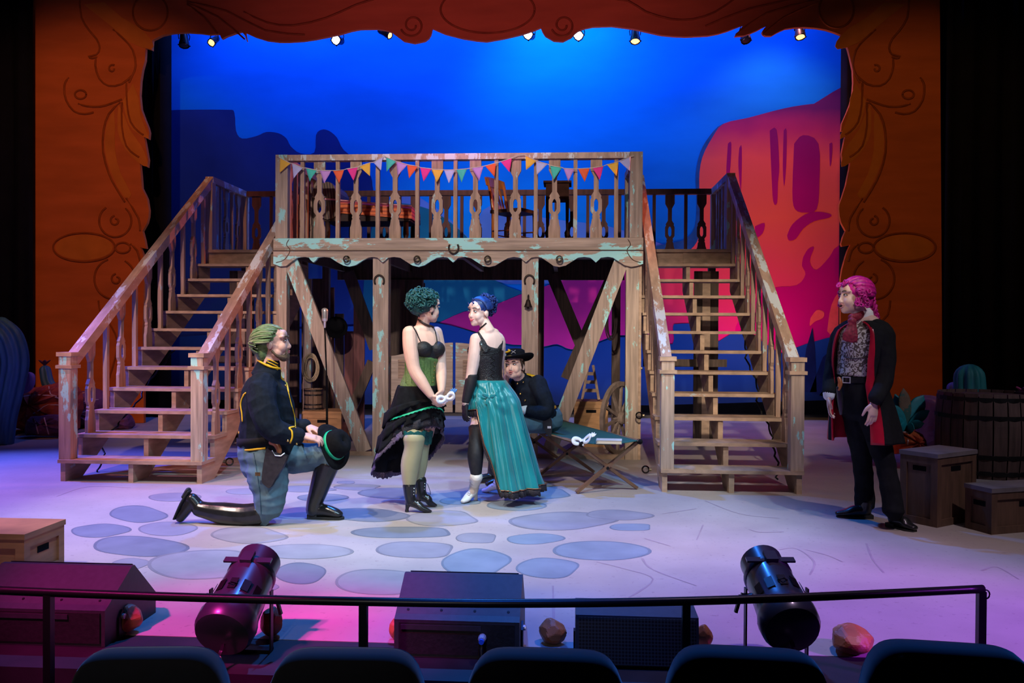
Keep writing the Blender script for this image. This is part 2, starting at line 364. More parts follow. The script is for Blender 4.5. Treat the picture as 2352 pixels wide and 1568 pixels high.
haze = mat('low_sky_paint', (.10, .22, .62), .9, vary=.15, scale=1, spec=.1)
dk = mat('far_mesa_paint', (.012, .04, .22), .9, vary=.25, scale=.8, col2=(.01, .07, .14), thr=(.5, .35, (1, 1, 1), .25), spec=.1)
paint('dark_mesa', [(380,254),(420,252),(520,252),(538,258),(542,300),(556,318),(590,312),(612,303),(640,306),(658,318),(668,336),(690,352),(722,350),(726,310),(738,298),(755,300),(774,316),(790,345),(830,375),(852,405),(858,440),(880,500),(900,640),(900,790),(380,790)], dk, 1)
paint('pale_foothill', [(890,560),(900,470),(930,440),(990,470),(1040,510),(1110,600),(1000,640),(900,640)], haze, 1)
paint('teal_hill', [(830,760),(840,600),(862,500),(885,472),(920,466),(985,480),(1040,515),(1085,560),(1130,640),(1240,690),(1240,760)], mat('teal_hill_paint', (.01, .14, .24), .9, vary=.2, scale=.8, spec=.1), 2)
paint('lilac_sky', [(1090,520),(1130,470),(1250,500),(1400,520),(1520,560),(1600,585),(1590,640),(1300,650),(1120,640)], haze, 1)
paint('magenta_range', [(1008,741),(1065,716),(1130,702),(1195,676),(1245,660),(1300,641),(1395,628),(1480,618),(1560,605),(1640,600),(1700,640),(1700,800),(1560,790),(1500,775),(1420,770),(1360,790),(1312,802),(1280,790),(1245,796),(1200,792),(1160,788),(1090,761)], mat('magenta_paint', (.50, .02, .22), .9, vary=.15, scale=1, spec=.1), 3)
paint('cliff_shadow', [(1470,572),(1540,558),(1575,548),(1596,520),(1600,460),(1598,400),(1608,350),(1630,312),(1660,284),(1700,290),(1660,340),(1640,420),(1640,560),(1580,590)], mat('cliff_edge_paint', (.015, .10, .30), .9, vary=.2, spec=.1), 3)
cliff = gradz('red_cliff_paint', [(1.2, (.50, .01, .16)), (2.1, (.72, .05, .12)), (3.2, (.90, .14, .08)), (4.1, (.80, .12, .10)), (4.55, (.35, .03, .13)), (4.9, (.09, .015, .12))], vary=.05)
paint('red_cliff', [(1500,612),(1545,592),(1585,574),(1606,540),(1608,470),(1606,410),(1613,362),(1636,316),(1662,284),(1720,270),(1800,249),(1870,238),(1990,228),(1990,820),(1700,830),(1560,800),(1500,760)], cliff, 4)
drip = gradz('cliff_drip_paint', [(2.0, (.50, .0, .16)), (3.6, (.45, .005, .16)), (4.8, (.10, .01, .12))], vary=.03)
for pg in ([(1768,300),(1784,298),(1790,380),(1787,420),(1785,466),(1776,462),(1772,400)],[(1824,330),(1845,310),(1880,330),(1882,420),(1876,480),(1850,488),(1826,480),(1820,440)],[(1800,300),(1807,300),(1806,380),(1801,428),(1798,380)],[(1672,330),(1680,330),(1676,400),(1668,404)],[(1698,340),(1704,340),(1702,440),(1696,380)],[(1905,330),(1912,330),(1910,370),(1906,380)],
 [(1808,540),(1820,515),(1850,492),(1880,486),(1908,492),(1904,500),(1870,508),(1845,525),(1828,548),(1812,552)],[(1734,520),(1756,512),(1752,535),(1736,545)],
 [(1845,590),(1856,572),(1870,568),(1860,600),(1875,620),(1905,590),(1925,565),(1990,555),(1990,830),(1840,830),(1780,790),(1700,830),(1690,750),(1740,680),(1780,660),(1830,655),(1850,630),(1842,610)]):
    paint('cliff_mark', pg, drip, 5)
paint('cliff_window', [(1900,760),(1910,700),(1935,660),(1960,650),(1950,720),(1940,740),(1945,790),(1920,780)], mat('cliff_light_paint', (.80, .10, .10), .9, spec=.1), 6)
paint('cliff_window', [(1862,730),(1876,712),(1892,716),(1890,730),(1872,738),(1860,748)], mat('cliff_light_paint', (.80, .10, .10), .9, spec=.1), 6)
nav = gradz('near_hill_paint', [(.3, (.004, .012, .05)), (.8, (.006, .03, .16)), (1.5, (.008, .06, .30))], vary=.03)
paint('blue_foothill', [(330,780),(600,760),(900,745),(1005,742),(1090,764),(1160,792),(1200,796),(1245,800),(1280,794),(1312,806),(1360,794),(1420,774),(1500,780),(1545,790),(1546,750),(1556,744),(1592,748),(1604,800),(1640,790),(1700,760),(1760,790),(1800,812),(1850,790),(1990,770),(1990,916),(330,912)], nav, 7)
spik = mat('agave_paint', (.006, .012, .07), .9, vary=.2, spec=.1)
for pg in ([(1838,900),(1852,800),(1866,752),(1872,800),(1876,900)],[(1860,900),(1890,820),(1945,770),(1960,780),(1920,850),(1890,910)],[(1815,900),(1812,830),(1804,775),(1830,820),(1846,900)],[(1880,910),(1925,850),(1985,840),(1960,880),(1930,912)]): paint('agave_spike', pg, spik, 8, False)
# masking cloth either side of the drop
def drape_cloth(name, label, x0, x1, y, z1, parent=None):
    mb = MB(); n = int((x1-x0)/.06); top = []; bot = []
    for i in range(n+1):
        x = x0+(x1-x0)*i/n; q = y+.05*math.sin(x*21)+.02*math.sin(x*47+1); top.append((x, q, z1)); bot.append((x, q+.01*math.sin(x*9), .005))
    mb.add(top+bot, [(i, i+1, n+1+i+1, n+1+i) for i in range(n)])
    o = mb.build(name, BLACK(), None, True); sl = o.modifiers.new('s', 'SOLIDIFY'); sl.thickness = .01
    return tag(o, label, 'curtain', 'black masking curtains')
xl0, xl1 = at(300, 500, 12.9).x, at(391, 500, 12.9).x; xr0, xr1 = at(1931, 500, 12.9).x, at(2010, 500, 12.9).x
drape_cloth('masking_curtain', 'narrow black curtain between orange portal and left edge of backdrop', xl0, xl1, 12.9, 7.4)
drape_cloth('masking_curtain', 'narrow black curtain between orange portal and right edge of backdrop', xr0, xr1, 12.9, 7.4)
drape_cloth('masking_curtain', 'wide black curtain left of the orange portal', -11.9, at(72, 500, 11.7).x, 11.7, 7.6)
drape_cloth('masking_curtain', 'wide black curtain right of the orange portal', at(2168, 500, 11.7).x, 9.9, 11.7, 7.6)

# ---------------------------------------------------------------- orange carved portal
YO = 12.0
portal = thing('carved_portal', 'orange scrollwork portal framing the stage with leaf shaped inner edge', 'portal', (-1.2, YO, 0))
LIN = [(350,92),(348.6,115),(340,112),(334,110.5),(333,138),(327,160),(323,185),(321,218),(324,250),(333,275),(340,292),(343,304),(341.5,320),(330,310),(333,325),(336,341),(340.6,367),(338.6,384),(328,374),(320,361.5),(322,385),(324,405),(326,432),(333,446),(338,457),(342,483),(341,498),(337.5,512),(327,531),(332,550),(336,571),(329,570),(321.6,567.5),(327,580),(330,591),(331,655),(327,760),(330,900)]
RIN = [(1932,80),(1926.5,90),(1926.5,99),(1935,99),(1942,97.6),(1948,113),(1952,129),(1959,161),(1960,190),(1958,218),(1952,240),(1945,258),(1933.6,284),(1932,301),(1945,298.4),(1939,324),(1933,353),(1935,370),(1946,358),(1956.6,344),(1954,366),(1951,387),(1943,425),(1934.5,452),(1928,470),(1927.5,480.6),(1929,498),(1933,512.5),(1942.5,530),(1936,545),(1932,560),(1934,566),(1953.7,562),(1947,576),(1942.5,589),(1934.5,618),(1931,640),(1931,760),(1930,900)]
TOP = [(350,92),(372,81),(396,76),(430,74),(459,76),(482,79),(503.6,77.5),(509,89),(520,83),(540,76),(555,72),(563,82),(567,95),(563,74),(585,84),(612,92.5),(640,96),(663,96),(695,94),(723,90),(778,79),(805,71),(827,66.7),(865,66),(885,69),(900,73.5),(914,84),(927,94),(952,99),(976,94),(985,87),(990,79),(993,65),(1022,77.5),(1063,88),(1095,93),(1118,95),(1158,88),(1201,78),(1225,70),(1242,63),(1246,73),(1252,82),(1272,93.5),(1293,95),(1313,85),(1320,77),(1327,71),(1342,65),(1361,61),(1405,59.5),(1456,66),(1517,80),(1548,83),(1575,84),(1626,81.6),(1650,77),(1670,71),(1708,56),(1698,70),(1687,83),(1708,81.6),(1724,76),(1738,70),(1764,56),(1755,65),(1750,73),(1753,79),(1759,82),(1772,82),(1788,73),(1803,66),(1825,63),(1847,62),(1875,64),(1898,68),(1917,74),(1932,80)]
M_OR = mat('portal_orange_paint', (.52, .118, .022), .8, vary=.14, scale=2.5, stretch=(.4, 1, 2), spec=.15)
def zc(p): return V((p.x, p.y, max(p.z, .004)))
fl_l, fl_r = at(330, 985, YO), at(1930, 985, YO)
pw = lambda L: [zc(at(a, b, YO)) for a, b in L]
MB().poly3(pw([(350,-110)]+LIN+[(330,1200),(60,1200),(78,-110)]), (0, .06, 0)).build('left_panel', M_OR, portal)
MB().poly3(pw([(1932,-110)]+RIN+[(1930,1200),(2163,1200),(2158,-110)]), (0, .06, 0)).build('right_panel', M_OR, portal)
MB().poly3(pw([(350,-110)]+TOP+[(1932,-110)]), (0, .06, 0)).build('header_panel', M_OR, portal)
M_LN = mat('portal_line_paint', (.29, .066, .011), .85, vary=.2, spec=.1)
def arc(cx, cy, rx, ry, a0, a1, n=20, sp=1.): return [(cx+rx*(1+(sp-1)*i/n)*math.cos(R(a0+(a1-a0)*i/n)), cy+ry*(1+(sp-1)*i/n)*math.sin(R(a0+(a1-a0)*i/n))) for i in range(n+1)]
lines = [[(183,0),(187,40),(205,70),(222,90),(229,110),(222,125),(203,130),(212,134),(222,131)],[(222,130),(219,150),(228,180),(250,197),(280,193),(305,172)],[(260,68),(285,90),(305,115),(312,150),(305,172),(296,190)],arc(258,158,4,4,0,300,14,2.4),
 [(158,178),(150,190),(148,205),(152,230),(170,255),(195,262),(215,258)],[(180,238),(200,244),(230,245),(255,238),(280,228)],arc(185,217,13,10,0,360),[(276,235),(250,262),(238,300),(237,350),(250,398),(266,430),(287,464)],[(280,235),(280,290),(290,335),(310,355),(320,361)],[(290,190),(292,240),(300,280),(318,302),(330,310)],
 arc(265,507,37,37,-50,235,26),arc(265,507,5,5,-90,260,12,2.4),arc(193,568,71,33,0,360,32),arc(282,569,17,12,0,360),arc(264,640,47,47,-60,250,30),arc(268,641,5,5,-90,260,12,2.6),[(226,690),(232,722),(255,748),(270,785),(264,825),(250,870)],[(290,455),(318,500),(322,530)],[(300,560),(315,575),(322,600)]]
lines += [[(2271-a, b) for a, b in L] for L in lines]
lines += [[(560,27),(614,52),(674,58.5),(750,41),(818,11),(870,-5)],[(1380,-5),(1442,2),(1483,27),(1541,44),(1592,44),(1643,27),(1690,-5)],arc(1120,22,108,54,0,360,32),arc(947,58,8,8,0,520,28,3.4),arc(1293,58,8,8,0,520,28,3.4),[(430,10),(470,40),(500,78)],[(430,8),(500,38),(562,90)],[(430,4),(520,25),(610,70),(700,80)],
 arc(345,28,40,42,0,360,26),arc(1921,22,40,42,0,360,26),[(1880,5),(1800,40),(1752,80)],[(1870,0),(1760,30),(1690,80)],[(1840,-5),(1720,20),(1620,60)]]
for L in lines:
    p = catmull([(float(a), float(b)) for a, b in L], 2)
    MB().tube([at(a, b, YO-.004) for a, b in p], .015, 6).build('carved_line', M_LN, portal)
leafs = [[(282,232),(290,270),(305,298),(341,319),(335,298),(322,262),(318,225),(305,192)],[(272,240),(270,300),(288,342),(316,372),(338,383),(336,362),(325,335),(300,300),(285,265)],[(262,252),(244,290),(241,345),(256,398),(285,452),(302,446),(278,400),(264,345),(264,290)],[(192,10),(260,64),(300,98),(347,113),(349,94),(320,64),(280,40),(240,5)],arc(193,568,66,29,0,350,26)]
M_LF = mat('portal_leaf_paint', (.56, .165, .02), .8, vary=.12, scale=3, spec=.15)
for L in leafs:
    for mir in (0, 1):
        q = [((2271-a) if mir else a, b) for a, b in L]
        MB().poly3([at(a, b, YO-.006) for a, b in catmull([tuple(map(float, z)) for z in q], 2)], (0, .01, 0)).build('leaf', M_LF, portal)

# ================================================================ STAIRS AND PLATFORM
BH = .84                                   # baluster length
_half = [(0,0),(.064,0),(.064,.14),(.052,.18),(.046,.24),(.036,.255),(.044,.275),(.036,.30),(.062,.345),(.062,.485),(.048,.52),(.056,.535),(.048,.55),(.026,.59),(.026,.78),(.062,.86),(.062,1),(0,1)]
_hole = [(0,.50),(.012,.49),(.023,.455),(.023,.375),(.012,.345),(0,.335)]
def baluster_mesh():
    mb = MB()
    for s in (1, -1):
        o = [(0, 0)] + [(s*u, v*BH) for u, v in _half[1:-1]] + [(0, BH)] + [(s*u, v*BH) for u, v in _hole]
        mb.prism(o, (0, -.016, 0), (1, 0, 0), (0, 0, 1), (0, .032, 0))
    me = mb.mesh('carved_baluster'); me.materials.append(W_B()); return me
BAL = baluster_mesh()
BALD = BAL.copy(); BALD.materials.clear(); BALD.materials.append(mat('dark_maroon_wood', (.10, .030, .028), .65, vary=.35, scale=9, stretch=(3, 3, .3)))  # darker maroon tone for the back rail and its balusters
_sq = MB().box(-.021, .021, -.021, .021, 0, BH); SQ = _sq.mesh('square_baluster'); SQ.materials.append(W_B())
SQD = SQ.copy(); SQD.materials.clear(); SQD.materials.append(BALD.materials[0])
def put(me, name, parent, x, y, z, rz=0., sz=1.):
    w0 = wloc(parent); return link(me, name, parent, (x-w0.x, y-w0.y, z-w0.z), (0, 0, rz), (1, 1, sz))
Y0 = 7.31
def staircase(label, X0, X1, outer):
    st = thing('wooden_staircase', label, 'staircase', ((X0+X1)/2, Y0, 0), group='open wooden stage stairs')
    YE = Y0+11*TR
    for i in range(1, 12):
        a = Y0+(i-1)*TR
        MB().box(X0, X1, a-.028, a+TR-.002, i*RI-.030, i*RI).build('tread', W_S(), st)
    for x in (X0+.012, (X0+X1)/2-.022, X1-.056):
        po = [(Y0, .0), (Y0, RI-.036)]
        for i in range(1, 12): po += [(Y0+(i-1)*TR, i*RI-.036), (Y0+i*TR, i*RI-.036)]
        po += [(YE, 12*RI-.036), (YE+.05, 12*RI-.036), (YE+.05, 12*RI-.50), (Y0+.27, 0)]
        po = [po[0]]+[p for k, p in enumerate(po[1:], 1) if p != po[k-1]]
        MB().prism(po, (x, 0, 0), (0, 1, 0), (0, 0, 1), (.044, 0, 0)).build('stringer', W_S(), st)
    for x in (X0+.055, X1-.055):
        n = MB().box(x-.055, x+.055, Y0-.01, Y0+.10, RI, 1.13).build('newel_post', W_V(), st)
        MB().box(x-.07, x+.07, Y0-.025, Y0+.115, 1.12, 1.157).build('newel_cap', W_S(), n)
        MB().box(x-.074, x+.074, Y0-.029, Y0+.119, 1.012, 1.042).build('newel_collar', W_S(), n)
        MB().bar((x, Y0+.08, 1.065), (x, YE+.05, 3.225), .092, .095).build('handrail', W_R(), st)
        for i in range(2, 12):
            y = Y0+(i-1)*TR+.125; zt = 1.065+(y-Y0-.08)*(2.16/(YE-Y0-.03))-.05
            if i % 2 == 0: put(BAL, 'carved_baluster', st, x, y, i*RI, R(90), (zt-i*RI)/BH)
            else: put(SQ, 'square_baluster', st, x, y, i*RI, 0, (zt-i*RI)/BH)
    # landing
    yl = YE+.004
    MB().box(X0, X1, yl-.03, YB, ZD-.036, ZD).build('landing_deck', W_S(), st)
    MB().box(X0+.056, X1-.056, yl+.012, yl+.05, ZD-.2, ZD-.036).build('landing_beam', W_S(), st)
    xo = X0+.055 if outer < 0 else X1-.055; xi = X1 if outer < 0 else X0
    MB().box(xo-.055, xo+.055, yl-.02, yl+.09, ZD, 3.20).box(xo-.045, xo+.045, yl+.09, yl+.22, ZD, 3.18).build('landing_post', W_V(), st)
    MB().box(xo-.05, xo+.05, YB-.1, YB, ZD, 3.2).build('landing_post', W_V(), st)
    MB().box(xo-.05, xo+.05, yl+.02, YB, 3.2, 3.28).build('landing_rail', W_R(), st)
    for k in range(4):
        y = yl+.34+k*.2
        put(BAL if k % 2 else SQ, 'carved_baluster' if k % 2 else 'square_baluster', st, xo, y, ZD, R(90), 1.)
    a, b = (X0+.1, X1) if outer < 0 else (X0, X1-.1)
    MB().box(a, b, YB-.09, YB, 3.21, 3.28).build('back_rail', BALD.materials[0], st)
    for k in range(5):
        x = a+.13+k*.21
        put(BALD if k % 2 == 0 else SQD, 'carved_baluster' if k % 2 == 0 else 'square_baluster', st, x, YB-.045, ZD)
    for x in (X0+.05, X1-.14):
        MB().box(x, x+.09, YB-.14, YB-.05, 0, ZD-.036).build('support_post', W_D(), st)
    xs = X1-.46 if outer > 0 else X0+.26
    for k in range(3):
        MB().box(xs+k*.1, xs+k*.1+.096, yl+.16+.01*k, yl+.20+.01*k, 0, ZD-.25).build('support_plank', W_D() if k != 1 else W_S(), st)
    MB().bar((X0+.1, YE-.1, 1.0), (X1-.1, YE-.02, 1.0), .04, .09).build('cross_brace', W_D(), st)
    return st
stairL = staircase('open wooden staircase left of the balcony, rising behind the kneeling man', -4.55, -3.226, -1)
stairR = staircase('open wooden staircase right of the balcony, beside the red cliff', .79, 1.985, 1)

plat = thing('wooden_balcony', 'weathered wooden balcony platform on posts with peeling turquoise paint', 'balcony', ((XPL+XPR)/2, YP, 0))
XF = lambda px: at(px, 700, YP).x
for k in range(12):
    a = YP+.045+k*.2085
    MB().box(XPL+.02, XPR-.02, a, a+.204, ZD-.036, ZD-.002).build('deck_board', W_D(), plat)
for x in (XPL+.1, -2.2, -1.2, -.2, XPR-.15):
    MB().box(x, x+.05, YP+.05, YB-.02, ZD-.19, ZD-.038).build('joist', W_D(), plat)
# scalloped fascia
def fascia():
    # lower outline in pixels of the plane YP
    P = [(632,606),(645,612),(658,611),(672,600),(684,592),(700,590),(711,592),(714,597),(721,603),(728,597),(731,592),(745,590),(760,592),(775,602),(790,610),(803,612.5),(818,609),(832,600),(846,592),(858,590),(868,592),(873,597),(880,602.5),(887,597),(892,592),(905,590),(920,592),(934,601),(948,610),(962,613),(976,609),(990,600),(1004,592),(1018,590),(1029,592),(1034,597),(1041,603),(1048,597),(1053,592),(1068,590),(1082,593),(1096,602),(1110,611),(1124,613),(1138,610),(1152,601),(1166,593),(1180,590),(1195,592),(1201,597),(1208,602.5),(1215,597),(1220,592),(1232,590),(1244,592),(1258,601),(1272,611),(1285,613),(1299,610),(1313,601),(1327,592),(1342,590),(1356,592),(1362,597),(1368.5,603),(1375,597),(1380,592),(1396,590),(1408,592),(1420,600),(1434,609),(1449,613),(1462,611),(1474,606)]
    lo = [at(a, b, YP) for a, b in P]
    dz = -.004
    return [V((XPL-.02, YP, ZD+.004))]+[V((p.x, YP, p.z)) for p in lo[:]]+[V((XPR+.01, YP, ZD+.004))]
fp = fascia(); fp[1] = V((XPL-.02, YP, fp[1].z)); fp[-2] = V((XPR+.01, YP, fp[-2].z))
fas = MB().poly3([p+V((0, -.02, 0)) for p in fp], (0, .04, 0)).build('scalloped_fascia', W_F(), plat)
MB().box(XPL-.02, XPR+.01, YP-.032, YP-.021, ZD-.135, ZD-.125).build('fascia_joint', mat('dark_wood_line', (.10, .06, .045), .8), plat)  # dark line along the board joint
for s, x in ((1, XPL), (-1, XPR)):
    pts = [at(px if s > 0 else 2106-px, py, YP-.021) for px, py in catmull([(664.,549.),(658.,562.),(666.,574.),(660.,588.),(650.,598.),(634.,603.)], 4)]
    MB().tube(pts, .005, 5).build('carved_curl', mat('dark_wood_line', (.10, .06, .045), .8), plat)
# posts
def post(x0, x1, y0, y1, z0, z1, m, name='post'): return MB().box(x0, x1, y0, y1, z0, z1).build(name, m, plat)
zb = ZD-.04
post(XPL+.0, XPL+.115, YP+.022, YP+.13, 0, zb, W_V()); post(XPR-.165, XPR-.03, YP+.022, YP+.13, 0, zb, W_V()); post(XPR-.028, XPR, YP+.03, YP+.12, 0, zb, W_S(), 'post_trim')
for a, b in ((855, 891), (1198, 1236)):
    post(XF(a)+.028, XF(b), YP+.022, YP+.15, .0, zb, W_V()); post(XF(a), XF(a)+.027, YP+.026, YP+.15, 0, zb, W_V(), 'post_trim')
MB().box(XPL, XF(855)-.004, YP+.03, YP+.12, 0, .045).build('sill_board', W_S(), plat)
MB().box(XF(1236)+.004, XPR-.17, YP+.03, YP+.12, 0, .045).build('sill_board', W_S(), plat)
def brace(a, b, y, wd, m, th=.045): MB().bar(at(*a, y), at(*b, y), th, wd, hint=V((0, 1, 0)).cross((at(*b, y)-at(*a, y)).normalized())).build('diagonal_brace', m, plat)
brace((668, 598), (838, 1036), YP+.055, .155, W_V()); brace((1428, 598), (1262, 1036), YP+.055, .155, W_V())
# front railing
for x in (XPL, XPR-.135): post(x, x+.135, YP-.015, YP+.12, ZD+.006, 3.28, W_V(), 'corner_post')
MB().box(XPL+.137, XPR-.137, YP-.012, YP+.1, 3.215, 3.278).build('top_rail', W_R(), plat)
for px in (731, 815, 905, 1002, 1090, 1182, 1272, 1368): put(BAL, 'carved_baluster', plat, XF(px), YP+.045, ZD+.002, 0, (3.213-ZD)/BH)
for px in (692, 773, 865, 956, 1044, 1138, 1229, 1320, 1414): put(SQ, 'square_baluster', plat, XF(px), YP+.045, ZD+.002, 0, (3.213-ZD)/BH)
for s, x in ((1, XPL+.06), (-1, XPR-.06)):
    MB().box(x-.05, x+.05, YP+.125, 10.25, 3.2, 3.27).build('side_rail', W_R(), plat)
    for k in range(5):
        put(BAL if k % 2 == 0 else SQ, 'carved_baluster' if k % 2 == 0 else 'square_baluster', plat, x, YP+.29+k*.2, ZD, R(90), 1.)
    post(x-.05, x+.05, 10.25, 10.36, ZD, 3.28, W_V(), 'corner_post')
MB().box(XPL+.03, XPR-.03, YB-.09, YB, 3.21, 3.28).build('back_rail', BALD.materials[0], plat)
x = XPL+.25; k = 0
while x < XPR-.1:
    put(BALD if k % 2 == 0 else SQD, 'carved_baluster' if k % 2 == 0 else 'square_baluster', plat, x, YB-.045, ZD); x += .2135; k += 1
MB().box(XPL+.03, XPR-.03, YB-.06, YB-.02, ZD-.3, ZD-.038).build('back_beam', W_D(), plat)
# dark back frame under the deck
XB = lambda px: at(px, 700, YB).x
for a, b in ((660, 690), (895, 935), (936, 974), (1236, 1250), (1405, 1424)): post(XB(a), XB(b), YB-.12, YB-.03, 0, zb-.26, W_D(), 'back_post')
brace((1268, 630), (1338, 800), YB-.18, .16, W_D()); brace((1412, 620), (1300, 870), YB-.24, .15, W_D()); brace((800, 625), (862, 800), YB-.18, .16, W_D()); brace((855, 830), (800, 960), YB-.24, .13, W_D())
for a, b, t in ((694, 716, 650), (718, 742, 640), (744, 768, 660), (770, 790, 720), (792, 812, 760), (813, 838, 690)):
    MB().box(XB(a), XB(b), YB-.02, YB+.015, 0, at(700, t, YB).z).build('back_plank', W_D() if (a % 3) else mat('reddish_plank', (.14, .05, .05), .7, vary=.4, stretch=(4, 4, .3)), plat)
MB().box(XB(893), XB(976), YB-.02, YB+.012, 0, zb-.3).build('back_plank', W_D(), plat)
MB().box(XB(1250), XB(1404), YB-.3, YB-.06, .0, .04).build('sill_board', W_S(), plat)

# saloon doors
def saloon(label, xa, xb, hi_left):
    W = xb-xa; n = 4; th = thing('saloon_door', label, 'door', ((xa+xb)/2, YP+.09, .48), group='saloon half doors')
    for k in range(n):
        a, b = xa+W*k/n+.003, xa+W*(k+1)/n-.003
        def top(x):
            u = (x-xa)/W; u = 1-u if hi_left else u
            return 1.09+.15*math.sin(u*math.pi/2)**1.5
        po = [(a, .48), (b, .48)]+[(b+(a-b)*i/5, top(b+(a-b)*i/5)) for i in range(6)]
        MB().prism(po, (0, YP+.075, 0), (1, 0, 0), (0, 0, 1), (0, .028, 0)).build('door_plank', W_H(), th)
    for z in (.56, 1.0): MB().box(xa+.03, xb-.03, YP+.104, YP+.125, z, z+.07).build('batten', W_S(), th)
    for k in range(6):
        z = .86+k*.035; xm = xa+W*.12
        MB().bar((xm, YP+.066, z), (xm+.17, YP+.066, z), .012, .026, hint=V((0, -.6, 1))).build('louvre_slat', W_S(), th)
    for z in (.6, 1.02): MB().box((xa-.03) if hi_left is False else xb, (xa) if hi_left is False else xb+.03, YP+.08, YP+.1, z, z+.06).build('hinge', mat('dark_iron', (.03, .028, .028), .5, .8), th)
saloon('left half door of the saloon doorway, behind the green corset woman', XF(893)+.01, XF(1039), False)
saloon('right half door of the saloon doorway, behind the teal skirt woman', XF(1044), XF(1196)-.01, True)
# ================================================================ PROPS ON THE SET
def atX(px, py, X):
    d = ray(px, py); return CAM + d*(X/d.x)
# bunting
FC = dict(y=((.85,.48,.06),'yellow'), l=((.50,.50,.85),'lavender'), t=((.06,.55,.46),'teal'), p=((.55,.28,.72),'purple'), o=((.85,.12,.04),'orange'), m=((.80,.03,.30),'pink'))
bt = thing('bunting', 'string of coloured triangular pennants hung in three swags along balcony rail', 'bunting', (XF(1050), YP-.06, 3.2))
FL = [('y',225,170,355,235,222,345),('l',370,235,500,290,385,415),('t',535,290,668,318,578,455),('p',703,318,840,322,755,478),('o',860,322,995,312,938,478),('m',1030,300,1160,280,1110,445),('y',1175,270,1310,225,1305,390),('l',1345,225,1460,155,1437,320),('t',1500,160,1622,210,1500,335),('p',1622,210,1755,250,1635,390),('o',1750,250,1882,270,1775,418),('m',1908,285,2045,300,1950,455),('y',2050,305,2190,312,2105,465),('l',2195,315,2330,312,2252,475)]
FL = [(c, *[(v/5.227+(600 if i % 2 == 0 else 330)) for i, v in enumerate(q)]) for c, *q in FL]
FL2 = [('t',-10,310,120,300,52,465),('p',175,290,315,270,265,445),('o',335,265,465,230,450,400),('m',522,215,655,170,630,345),('y',820,140,955,205,828,315),('l',948,205,1085,245,955,375),('t',1115,260,1260,285,1155,435),('p',1278,295,1412,302,1335,450),('o',1450,300,1595,292,1532,458),('m',1625,290,1757,268,1712,438),('y',1797,250,1937,215,1915,390),('l',1945,210,2085,150,2075,330)]
FL += [(c, *[(v/5.227+(1050 if i % 2 == 0 else 330)) for i, v in enumerate(q)]) for c, *q in FL2]
yb = YP-.045; sp = [(634.,357.)]
for k, (c, ax, ay, bx, by, tx, ty) in enumerate(FL):
    if k == 8: sp.append((882., 356.))
    if k == 18: sp += [(1190., 356.), (1204., 355.)]
    sp += [(ax, ay), (bx, by)]
    A, B, T = at(ax, ay, yb), at(bx, by, yb), at(tx, ty, yb-.012); n = 6; vs = []; fs = []
    for i in range(n+1):
        for j in range(n+1-i):
            u = j/n; v = i/n; p = A*(1-u-v)+B*u+T*v; p.y += .008*math.sin(u*7+k)*(v+.3); vs.append(p)
    idx = lambda i, j: sum(n+1-a for a in range(i))+j
    for i in range(n):
        for j in range(n-i):
            fs.append((idx(i, j), idx(i, j+1), idx(i+1, j)))
            if j < n-i-1: fs.append((idx(i, j+1), idx(i+1, j+1), idx(i+1, j)))
    o = MB().add(vs, fs).build('pennant', mat('pennant_'+FC[c][1], FC[c][0], .7, vary=.06, sheen=.2), bt, True); o['label'] = FC[c][1]+' triangular pennant'
    o.modifiers.new('s', 'SOLIDIFY').thickness = .002
sp.append((1456., 357.))
MB().tube([at(a, b, yb-.004) for a, b in sp], .004, 5).build('string', mat('bunting_string', (.6, .55, .5), .8), bt)
# horseshoes, bell, bulbs
IRON = mat('rusty_iron', (.045, .032, .028), .55, .7, vary=.3, scale=30)
def horseshoe(label, px, py, up, Y):
    c = at(px, py, Y); s = 1 if up else -1
    pts = [c+V((.052*math.cos(R(a)), 0, s*.062*math.sin(R(a)))) for a in range(-215, 36, 10)]
    o = MB().tube(pts, .011, 6).build('horseshoe', IRON, None, True); tag(o, label, 'horseshoe', 'horseshoes nailed to the balcony')
horseshoe('iron horseshoe nailed to the middle of the scalloped balcony fascia', 1042, 569, True, YP-.033)
horseshoe('iron horseshoe on the post left of the saloon doors', 871, 645, False, YP+.01)
horseshoe('iron horseshoe on the post right of the saloon doors', 1216, 645, False, YP+.01)
bc = at(1213, 705, YP-.03)
bell = thing('hand_bell', 'small dark iron bell hung on post right of saloon doors', 'bell', bc)
MB().lathe([(.045, 0), (.04, .012), (.028, .045), (.02, .075), (.006, .085)], bc, n=16).build('bell_cup', IRON, bell, True)
MB().tube([bc+V((0, 0, .08)), bc+V((0, .0, .12)), bc+V((0, .045, .13))], .009, 6).build('bracket', IRON, bell)
MB().ell(bc+V((0, 0, -.012)), .014).build('clapper', IRON, bell, True)
GL = glassmat('clear_bulb_glass'); BRS = mat('bulb_socket', (.25, .2, .13), .4, .8)
def bulb(p, d, label):
    t = thing('globe_bulb', label, 'bulb', p, group='clear globe bulbs')
    q = MB().ell(p+d*.055, .04, n=16, k=10); q.build('glass_globe', GL, t, True)
    MB().lathe([(.016, 0), (.016, .02), (.013, .024)], p, d, 10).build('socket', BRS, t)
    MB().tube([p+d*.02, p+d*.05+V((.01, 0, .012)), p+d*.06, p+d*.05+V((-.01, 0, .012)), p+d*.022], .0015, 4).build('filament', BRS, t)
for k, px in enumerate((799, 960, 1121, 1285)): bulb(at(px, 596, YP-.021), V((0, -1, 0)), 'unlit clear globe bulb on the %s scallop of the balcony fascia' % ('first', 'second', 'third', 'last')[k])
